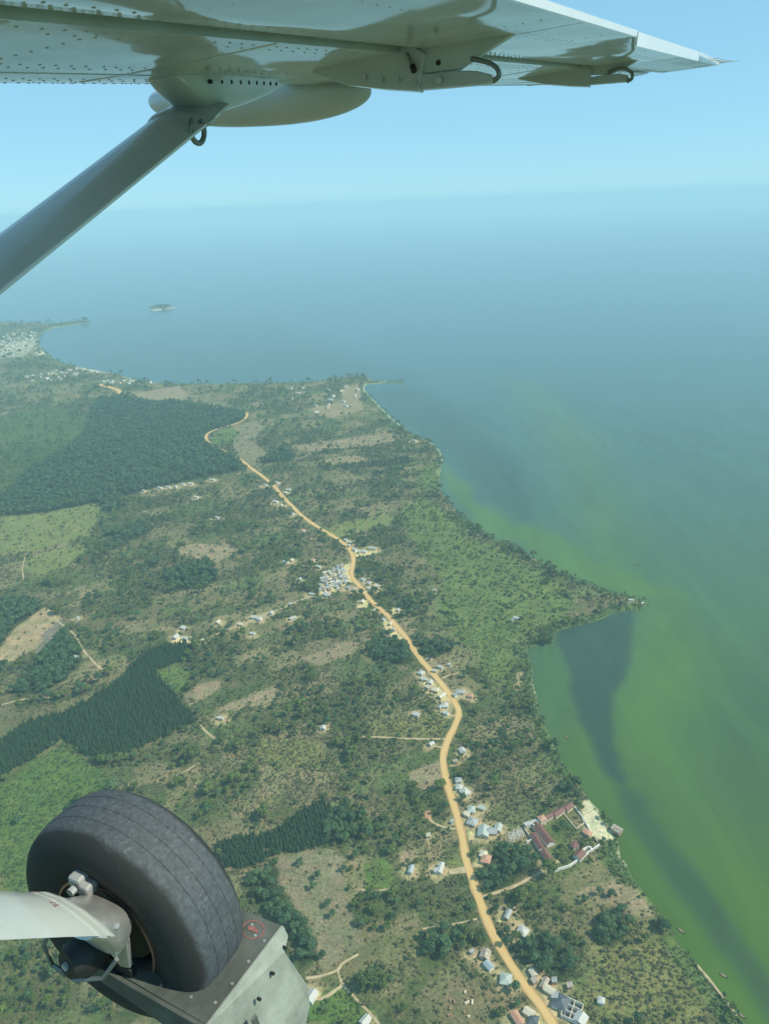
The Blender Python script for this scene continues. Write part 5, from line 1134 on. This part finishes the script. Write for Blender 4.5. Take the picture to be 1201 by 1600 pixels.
sec_main = [(1.19,0),(1.3,-.002),(1.45,-.004),(1.6,-.004),(1.75,-.003),(1.88,0),(1.96,.008),(2.0,.022),(2.018,.045),(2.02,.065),(2.0,.10),(1.93,.14),(1.8,.175),(1.6,.20),(1.4,.205),(1.19,.195)]
st = list(np.arange(-0.6, 7.3, .3)) + [7.35, 7.45, 7.5]
def msec(s):
    t = 1.0 if s < 7.35 else (0.8 if s < 7.46 else 0.45)
    return [(s, kx(s, f), zlow(s, kx(s, f)) + .1*(1-t) + dz*t) for f, dz in sec_main]
wing = ab(MB().loft([msec(s) for s in st]), 'wing', M['wing'], smooth=True)
def TE(s): return 0.62 + 0.06*max(0.0, (s-5.4)/2.0)
def surf(s0, s1, name, parent, n=8, tet=.016, droop=0.0):
    m = MB(); rings = []
    for s in np.linspace(s0, s1, n):
        te = TE(s)
        pr_ = [(1.150,.012),(1.10,.0),(1.0,-.001),(.85,-.001),(te+.05,0),(te,.0),(te,tet),(.85,.09),(1.0,.14),(1.10,.165),(1.15,.13),(1.157,.06)]
        rings.append([(s, f, zlow(s, f) + dz - droop*max(0, 1.1-f)) for f, dz in pr_])
    m.loft(rings); return ab(m, name, M['wing'], parent, smooth=True)
flap = surf(-.6, 2.585, 'flap', wing)
ail = surf(2.60, 7.42, 'aileron', wing, 12)
MB_ = MB().loft([[(s, f, zlow(s, f) + dz) for f, dz in ((1.135,.030),(1.205,.030),(1.205,.05),(1.135,.05))] for s in (-.6, 2.0, 4.5, 7.3)])
ab(MB_, 'gap_shade_strip', M['gap_shade'], wing)  # dark strip added inside the open gap to give its shade
for nm, s0, s1, hh in (('trailing_edge_strip', -.6, 3.38, .020), ('trim_tab', 3.40, 5.40, .046), ('trailing_edge_strip', 5.42, 7.3, .020)):
    lo = -.030 if nm == 'trim_tab' else -.001
    m = MB().loft([[(s, TE(s) + f, zlow(s, TE(s)) + dz) for f, dz in ((.0, lo), (-.010, lo + .001), (-.012, lo + hh), (.0, lo + hh + .001))] for s in np.linspace(s0, s1, 6)])
    ab(m, nm, M['wing_edge'], wing)
# stamped stiffening beads on the outer aileron skin
for s in np.arange(5.35, 7.3, .19):
    if abs(s - 5.0) < .12: continue
    m = MB(); m.loft([[(s + dx, f, zlow(s, f) - .001 - h_) for dx, h_ in ((-.03, -.003), (0, .0012), (.03, -.003))] for f in (.70, .76, 1.02, 1.08)])
    ab(m, 'stiffening_bead', M['wing'], wing, smooth=True)
# rivet rows: thousands of tiny domes, one piece
rv = MB(); rr = random.Random(3)
def sec_dz(f):
    xs = [p[0] for p in sec_main[:8]]; zs = [p[1] for p in sec_main[:8]]
    return float(np.interp(f, xs, zs)) if f > 1.19 else 0.0
def rivet(s, f, r=.0048):
    z = zlow(s, f) + sec_dz(1.19 + (f - 1.19)*(2.02 - 1.19)/(LE(s) - 1.19) if f > 1.19 else f) + .0008; n = 8; k = len(rv.v)
    for j in range(n): rv.v.append((s + r*math.cos(6.283*j/n), f + r*math.sin(6.283*j/n), z))
    for j in range(n): rv.v.append((s + r*.6*math.cos(6.283*j/n), f + r*.6*math.sin(6.283*j/n), z - r*.42))
    for j in range(n): rv.f.append((k + j, k + (j+1) % n, k + n + (j+1) % n, k + n + j))
    rv.f.append(tuple(k + n + j for j in range(n)))
for f, s0, s1, sp in ((.80, .4, 7.2, .06), (.83, 2.6, 7.2, .045), (1.06, .4, 7.2, .05), (1.095, .4, 7.2, .05), (1.23, .4, 7.3, .05), (1.27, 1.2, 7.3, .06), (1.58, .5, 7.3, .05), (1.62, .5, 7.3, .05),
                      (1.80, .5, 7.2, .05), (1.84, .5, 7.2, .05), (1.90, .5, 7.0, .045), (1.94, .5, 6.8, .04)):
    for s in np.arange(s0, s1, sp): rivet(s + rr.uniform(-.004, .004), min(f, LE(s) - .075) + rr.uniform(-.003, .003))
for s in (.75, 1.3, 1.85, 2.35, 3.1, 3.7, 4.3, 4.9, 5.5, 6.1, 6.7):
    for f in np.arange(1.25, 1.93, .045): rivet(s, f); 
    for f in np.arange(.68, 1.1, .05): rivet(s, f)
ro = ab(rv, 'rivets', M['rivet'], wing); tag(ro, kind='stuff')
# lapped skin seams
def zs(s_, f): return zlow(s_, f) + sec_dz(f)
for s_ in (1.05, 1.85, 3.25, 4.45, 6.2):
    ab(MB().loft([[(s_ - .006, f, zs(s_, f) + .002), (s_ - .006, f, zs(s_, f) - .0016), (s_ + .006, f, zs(s_, f) - .0016), (s_ + .006, f, zs(s_, f) + .002)] for f in (1.2, 1.4, 1.6, 1.8, 1.86)]), 'skin_seam', M['wing'], wing)
ab(MB().loft([[(s_, 1.70, zs(s_, 1.70) + .002), (s_, 1.70, zs(s_, 1.70) - .0015), (s_, 1.712, zs(s_, 1.712) - .0015), (s_, 1.712, zs(s_, 1.712) + .002)] for s_ in (-.5, 2, 4, 6, 7.2)]), 'skin_seam', M['wing'], wing)
# flap tracks: fins hanging under the seam, each with a looped bonding cable
def fin(s, top, low, hook, cover, th=.022):
    e = ab(MB().prism([(s - th/2, f, z) for f, z in top], (th, 0, 0)), 'flap_track', M['strut'], wing, bevel=.003)
    ab(MB().prism([(s - th*.9, f, z) for f, z in low], (th*1.8, 0, 0)), 'track_fairing', M['pod'], wing, bevel=.004)
    ab(MB().prism([(s - th*1.15, f, z) for f, z in cover], (th*2.3, 0, 0)), 'hinge_cover', M['strut'], wing, bevel=.003)
    hp = smooth_line3(hook); ab(MB().tube(hp, .0055 + .0008*s, 8), 'bonding_cable', M['cable'], wing, smooth=True)
    return e
def smooth_line3(pts, per=5):
    P = [Vector(p) for p in pts]; o = []
    for i in range(len(P)-1):
        p0, p1, p2, p3 = P[max(i-1,0)], P[i], P[i+1], P[min(i+2, len(P)-1)]
        for k in range(per):
            t = k/per; o.append(.5*((2*p1) + (p2-p0)*t + (2*p0-5*p1+4*p2-p3)*t*t + (3*p1-p0-3*p2+p3)*t**3))
    return o + [P[-1]]
fin(2.57, [(.819,.437+.012),(.819,.436),(.947,.375),(.99,.353),(1.10,.348),(1.165,.36),(1.165,.43)],
    [(.886,.334),(.871,.314),(.90,.308),(1.117,.303),(1.14,.345),(1.0,.350),(.93,.345)],
    [(2.56,.951,.379),(2.55,.894,.365),(2.55,.865,.348),(2.55,.857,.327),(2.56,.877,.316)],
    [(1.10,.40),(1.124,.298),(1.255,.311),(1.386,.329),(1.52,.37),(1.42,.42),(1.17,.44)])
fin(5.0, [(.87,.700),(.868,.68),(.949,.635),(1.036,.612),(1.12,.615),(1.15,.63),(1.15,.672)],
    [(.928,.603),(.908,.577),(.94,.57),(1.131,.566),(1.14,.60),(1.04,.612),(.97,.612)],
    [(4.99,1.036,.624),(4.97,.96,.636),(4.97,.905,.614),(4.97,.898,.584),(4.98,.924,.570)],
    [(1.125,.64),(1.133,.556),(1.25,.565),(1.40,.582),(1.58,.62),(1.5,.655),(1.17,.672)])
ab(MB().tube([(2.555, 1.17, .415), (2.53, 1.135, .365)], .007, 8), 'push_rod', M['alu'], wing)
ab(MB().tube([(2.533, 1.138, .368), (2.526, 1.128, .352)], .010, 8), 'rod_end', M['black'], wing)
for f, z in ((1.19,.33),(1.25,.335),(1.31,.345),(1.13,.32)):
    ab(MB().tube([(2.54, f, z), (2.533, f, z)], .008, 8), 'screw', M['alu'], wing)
ab(MB().tube([(2.545, 1.05, .325), (2.538, 1.05, .325)], .011, 8), 'bolt', M['alu'], wing)
ab(MB().tube([(2.565, 1.06, .375), (2.556, 1.06, .375)], .008, 8), 'bolt', M['black'], wing)
# static wicks at the tip
for s, l in ((6.5, .06), (6.85, .07), (7.15, .09), (7.38, .12)):
    z = zlow(s, .66) + .012
    ab(MB().tube([(s, .70, z), (s, .64, z + .004), (s + .01, .66 - l, z + .01)], [.006, .004, .0022], 6), 'static_wick', M['strut'], wing)
# pod on the leading edge and the faired strut joint
m = MB(); rings = []
for i in range(29):
    t = -math.cos(math.pi*i/28); k = max(1e-3, (1 - abs(t)**2.3))**.5
    rings.append([(3.34 + .20*k*math.cos(a), 2.30 + .60*t, .405 + (.122*k if math.sin(a) < 0 else .11*k)*math.sin(a)) for a in np.linspace(0, 2*math.pi, 25)[:-1]])
pod = ab(m.loft(rings), 'radar_pod', M['pod'], wing, smooth=True)
def strut_z(s): return -.86 + .494*s
sd = Vector((1, 0, .494)).normalized(); sn = Vector((-.494, 0, 1)).normalized()
prof = [(-.110,.004),(-.07,.016),(-.02,.027),(.04,.033),(.08,.027),(.103,.014),(.110,0),(.103,-.014),(.08,-.027),(.04,-.033),(-.02,-.027),(-.07,-.016),(-.110,-.004)]
strut = ab(MB().loft([[Vector((s, 1.76 + c, strut_z(s))) + sn*t for c, t in prof] for s in np.linspace(-.3, 2.26, 12)]), 'strut', M['strut'], smooth=True)
ab(MB().loft([[Vector((s, 1.648 + dx, strut_z(s))) + sn*t for dx, t in ((.004, .0045), (-.003, .0035), (-.003, -.0035), (.004, -.0045))] for s in (-.3, 2.2)]), 'trailing_edge', M['wing_edge'], strut)
for s in (1.72, 1.74, 1.86):
    ab(MB().tube([Vector((s, 1.664, strut_z(s))) - sn*.004, Vector((s, 1.662, strut_z(s))) - sn*.011], .005, 8), 'screw', M['black'], strut)
# fairing shell where the strut meets the wing
m = MB(); rings = []
for i in range(19):
    t = i/18; s = 2.06 + .83*t; u = max(0.0, (s - 2.13)/.76); g = min(1.0, t/.22)**.75
    dep = .112*(1 - u**1.5)*g + .003
    hw = .095*(1 - u**2.2)*(.6 + .4*g) + .004
    zt_ = zlow(s, 1.76) + .02; fc = 1.755 + .05*u
    rings.append([(s, fc + hw*math.copysign(abs(math.cos(a))**.7, math.cos(a)), zt_ - (dep + .02)*max(0, math.sin(a))**.6) for a in np.linspace(0, math.pi, 17)])
fair = ab(m.loft(rings), 'strut_fairing', M['strut'], wing, smooth=True)
for i in range(9):
    s = 2.19 + .06*i; hw_ = .095*(1 - ((s - 2.13)/.76)**2.2); fc = 1.755 + .05*(s - 2.13)/.76; zt_ = zlow(s, 1.66) - .022
    ab(MB().tube([(s, fc - hw_ + .012, zt_), (s, fc - hw_ - .004, zt_ - .001)], .0065, 8), 'screw', M['black'], fair)
m = MB().tube([(2.10 + .033*math.sin(a), 1.66, .185 - .036*math.cos(a)*1.0 - .01) for a in np.linspace(-2.5, 2.5, 16)], .0085, 8)
ab(m, 'tie_down_ring', M['cable'], strut, smooth=True)
m = MB().loft([[Vector((s, 1.76 + c*k, strut_z(s))) + sn*t*k for c, t in prof] for s, k in ((2.13, 1.06), (2.135, 1.13), (2.165, 1.13), (2.17, 1.06))])
ab(m, 'strut_cuff', M['pod'], strut, smooth=True)

# ---- main wheel
WC = (1.10, 1.32, -1.84)
wheel = bpy.data.objects.new('wheel', None); link(wheel, plane); wheel.location = tuple(WC[i] - OFF[i] for i in range(3))
def revolve(prof, name, mat, n=96, wear=None, smooth=True):
    v = []; f = []; m_ = len(prof)
    for i in range(n):
        a = 2*math.pi*i/n
        for x, r in prof: v.append((x, r*math.cos(a), r*math.sin(a)))
    for i in range(n):
        k = (i+1) % n
        for j in range(m_-1): f.append((i*m_+j, i*m_+j+1, k*m_+j+1, k*m_+j))
    o = MB().add(v, f).build(name, mat, wheel, smooth)
    if wear:
        at = o.data.attributes.new('wear', 'FLOAT', 'POINT'); at.data.foreach_set('value', np.tile(np.array(wear, np.float32), n))
    return o
tp = []; tw = []
W, RT = .118, .33
def tyre_r(u):  # u across the tread -1..1
    return RT - .020*abs(u)**3.2
prof_t = [(-.085, .150), (-.098, .165), (-.110, .195), (-W, .235), (-.116, .262), (-.108, .283), (-.098, .299)]
wear_t = [.0, .0, .0, .0, .02, .10, .24]
us = []
for g in np.linspace(-.085, .085, 121): us.append(g)
for x in us:
    r = tyre_r(x/.098) - .006
    for gc in (-.042, .0, .042):
        if abs(x - gc) < .0016: r -= .0016
    prof_t.append((x, r)); wear_t.append(.60 if abs(x) < .07 else .60 - .22*(abs(x) - .07)/.015)
prof_t += [(-x, r) for x, r in [(-.098, .299), (-.108, .283), (-.116, .262), (-W, .235), (-.110, .195), (-.098, .165), (-.085, .150)]]
wear_t += wear_t[:7][::-1]
revolve(prof_t, 'tyre', M['tyre'], 128, wear_t)
revolve([(-.02,.02), (-.055,.05), (-.055,.085), (-.03,.10), (-.03,.135), (-.075,.142), (-.088,.150), (-.088,.158), (.088,.158), (.088,.15), (.03,.13), (.03,.02)], 'rim', M['black'], 64)
revolve([(-.098,.163), (-.106,.163), (-.106,.170), (-.098,.171), (-.098,.163)], 'rim_band', M['copper'], 96)
revolve([(-.06,.05), (-.064,.05), (-.064,.125), (-.058,.125), (-.058,.05)], 'brake_disc', M['black'], 64)
for k in range(9):
    a = 6.283*k/9; MB().tube([(-.03, .118*math.cos(a), .118*math.sin(a)), (-.05, .118*math.cos(a), .118*math.sin(a))], .009, 6).build('rim_bolt', M['alu'], wheel)
MB().tube([(-.16, 0, 0), (-.02, 0, 0)], [.028, .026], 16).build('axle', M['alu'], wheel, True)

# ---- spring leg, hub flange and brake
LEG_P = [(-.155, .0), (-.12, .010), (-.06, .022), (0, .030), (.05, .030), (.085, .022), (.105, .010), (.110, 0), (.105, -.010), (.085, -.020), (.05, -.026), (0, -.025), (-.06, -.017), (-.12, -.007)]
def ring_leg(s, f, z, k, th=1.0, up=0, dx=0.0):
    n = Vector((.67, 0, .74)); ax = Vector((.74, 0, -.67)); out = []
    for c, t in LEG_P:   # the outer end is cut on the slant
        out.append(Vector((s, f + c*k, z)) + n*t*th*1.25 + ax*dx*(c + .155))
    return out
leg = ab(MB().loft([ring_leg(.30, 1.335, -1.08, .74, 1.1), ring_leg(.60, 1.33, -1.36, .78, 1.1), ring_leg(.78, 1.31, -1.535, .84, 1.05, 0, -.15), ring_leg(.885, 1.29, -1.635, .88, 1, 0, -.3)]), 'landing_gear_leg', M['leg'], smooth=True)
for a_, k_ in ((.862, .905), (.884, .89)):
    z_ = -1.635 - (a_ - .885)*.95
    ab(MB().loft([ring_leg(a_, 1.29, z_, k_*1.02, 1.06, 0, -.3), ring_leg(a_ + .007, 1.29, z_ - .0066, k_*1.02, 1.06, 0, -.3)]), 'clamp_band', M['leg'], leg, smooth=True)
def oval(s, f, z, rf, rn):
    n = Vector((.67, 0, .74)); return [Vector((s, f, z)) + Vector((0, 1, 0))*rf*math.copysign(abs(math.cos(a))**.7, math.cos(a)) + n*rn*math.copysign(abs(math.sin(a))**.7, math.sin(a)) for a in np.linspace(0, 2*math.pi, 25)[:-1]]
ab(MB().loft([oval(.870, 1.275, -1.632, .082, .028), oval(.915, 1.27, -1.675, .080, .040), oval(.945, 1.265, -1.712, .082, .055), oval(.962, 1.265, -1.745, .076, .058), oval(.972, 1.265, -1.765, .05, .04)]), 'axle_flange', M['alu'], leg, smooth=True)
for f_, z_ in ((1.20, -1.685), (1.235, -1.70), (1.21, -1.735)):
    ab(MB().tube([(.945, f_, z_), (.93, f_ - .012, z_ + .014)], .007, 8), 'bolt', M['rivet'], leg)
ab(MB().prism([(.955, 1.225, -1.69), (.955, 1.195, -1.76), (.955, 1.20, -1.86), (.955, 1.235, -1.875), (.955, 1.30, -1.80), (.955, 1.31, -1.72)], (.014, 0, 0)), 'flange_plate', M['alu'], leg, bevel=.003)
for f, z in ((1.335, -1.655), (1.36, -1.64)):
    ab(MB().box(.955, .995, f - .028, f + .014, z - .018, z + .018), 'brake_caliper', M['rivet'], leg, bevel=.008)
ab(MB().tube([(.95, 1.345, -1.645), (.935, 1.345, -1.645)], .011, 8), 'bolt', M['rivet'], leg)
ab(MB().tube([(.95, 1.22, -1.79), (.93, 1.22, -1.79)], .010, 8), 'bolt', M['alu'], leg)
m = MB().tube([(.88, 1.37, -1.72), (.87, 1.40, -1.79), (.875, 1.39, -1.86), (.89, 1.33, -1.90), (.91, 1.25, -1.87), (.93, 1.21, -1.80)], .006, 8); ab(m, 'brake_hose', M['cable'], leg, smooth=True)
ab(MB().tube([(.955, 1.31, -1.835), (.925, 1.315, -1.83), (.90, 1.32, -1.825), (.87, 1.325, -1.82)], [.048, .055, .052, .036], 24), 'brake_housing', M['black'], leg, smooth=True)
ab(MB().tube([(.872, 1.325, -1.82), (.862, 1.325, -1.82)], .010, 12), 'hub_nut', M['rivet'], leg)
cu = bpy.data.curves.new('pressure_mark', 'FONT'); cu.body = 'T.P. 34 PSI'; cu.size = .021; cu.extrude = .0004; cu.align_x = 'CENTER'
tx = bpy.data.objects.new('pressure_mark', cu); cu.materials.append(M['redpaint']); link(tx, leg)
nrm = Vector((.67, 0, .74)); xd = Vector((0, 1, 0))
ctr = Vector((.822, 1.305, -1.578)) + nrm*.0372
tm = Matrix((xd, nrm.cross(xd), nrm)).transposed().to_4x4(); tm.translation = ctr - Vector(OFF); tx.matrix_local = tm
bpy.context.view_layer.update()
tme = bpy.data.meshes.new_from_object(tx.evaluated_get(bpy.context.evaluated_depsgraph_get())); bpy.data.objects.remove(tx)
tme.materials.clear(); tme.materials.append(M['redpaint'])
tx = link(bpy.data.objects.new('pressure_mark', tme), leg); tx.matrix_local = tm

# ---- fender behind the wheel: top plate painted dark as less lit, dusty rear panel painted pale as sunlit, side beam
ZD = -1.90
fender = bpy.data.objects.new('wheel_fender', None); link(fender, plane); fender.location = (0, 0, 0)
cut = [(.985, 1.205), (.998, 1.165), (1.002, 1.13), (1.010, 1.085), (1.03, 1.055), (1.06, 1.035), (1.10, 1.018), (1.14, 1.012), (1.175, 1.02), (1.20, 1.045), (1.215, 1.09)]
outl = [(1.255, 1.085), (1.262, .93), (.945, .945), (.952, 1.23)]
pl = [(x, y, ZD) for x, y in cut] + [(x, y, ZD) for x, y in outl]
ab(MB().prism(pl, (0, 0, -.010)), 'top_plate', M['deck'], fender, bevel=.002)
rear = [(1.262, .93, ZD + .001), (1.262, .915, ZD - .03), (1.225, .905, ZD - .045), (1.262, .86, ZD - .20), (1.255, .85, ZD - .27), (1.20, .845, ZD - .335), (1.10, .845, ZD - .36), (.96, .85, ZD - .36), (.945, .945, ZD + .001)]
ab(MB().prism(rear, (0, .008, 0)), 'rear_panel', M['dust_lit'], fender, bevel=.002)
ab(MB().prism([(.945, .945, ZD), (.950, 1.23, ZD), (.952, 1.43, ZD + .02), (.952, 1.43, ZD - .03), (.947, 1.2, ZD - .06), (.945, .945, ZD - .10)], (-.012, 0, 0)), 'side_beam', M['deck'], fender, bevel=.002)
ab(MB().prism([(.955, 1.20, ZD + .03), (.955, 1.42, ZD + .05), (.955, 1.42, ZD + .015), (.955, 1.20, ZD - .015)], (.02, 0, 0)), 'mount_arm', M['black'], fender, bevel=.004)
ab(MB().tube([(.965, 1.285, ZD + .045), (.935, 1.285, ZD + .045)], .013, 10), 'bolt', M['brass'], fender)
ab(MB().prism([(1.035, .888, ZD - .06), (1.055, .888, ZD - .06), (1.055, .860, ZD - .16), (1.035, .860, ZD - .16)], (0, -.006, -.002)), 'dark_slot', M['deck'], fender, bevel=.003)  # thin dark plate: the shade of a slot in the panel, put on as colour
cx_, cy_ = 1.215, 1.0
for r0, r1, mt, nm in ((.030, .0335, M['redpaint'], 'jack_mark_ring'),):
    n = 40; v = []; f = []
    for i in range(n):
        a = 6.283*i/n
        for rr_ in (r0, r1): v += [(cx_ + rr_*math.cos(a)*.85, cy_ + rr_*math.sin(a), ZD + .0012)]
    for i in range(n):
        k = (i+1) % n; f.append((i*2, i*2+1, k*2+1, k*2))
    ab(MB().add(v, f), nm, mt, fender)
ab(MB().prism([(cx_ - .004, cy_ - .018, ZD + .001), (cx_ + .004, cy_ - .016, ZD + .001), (cx_ + .010, cy_ + .004, ZD + .001), (cx_ + .002, cy_ + .02, ZD + .001), (cx_ - .006, cy_ + .012, ZD + .001)], (0, 0, .0008)), 'jack_mark_arrow', M['redpaint'], fender)
for x, y in ((cx_ + .012, cy_ + .012), (cx_ - .012, cy_ - .016), (1.20, .952), (1.13, .955), (1.06, .957), (1.0, .965), (.985, 1.03), (.975, 1.12)):
    ab(MB().tube([(x, y, ZD - .002), (x, y, ZD + .0015)], .0045, 10), 'screw', M['alu'], fender)
for x, z in ((1.23, -.035), (1.16, -.05), (1.09, -.06), (1.02, -.07)):
    ab(MB().tube([(x, .925 + z*.35, ZD + z), (x, .914 + z*.35, ZD + z)], .0045, 8), 'screw', M['black'], fender)
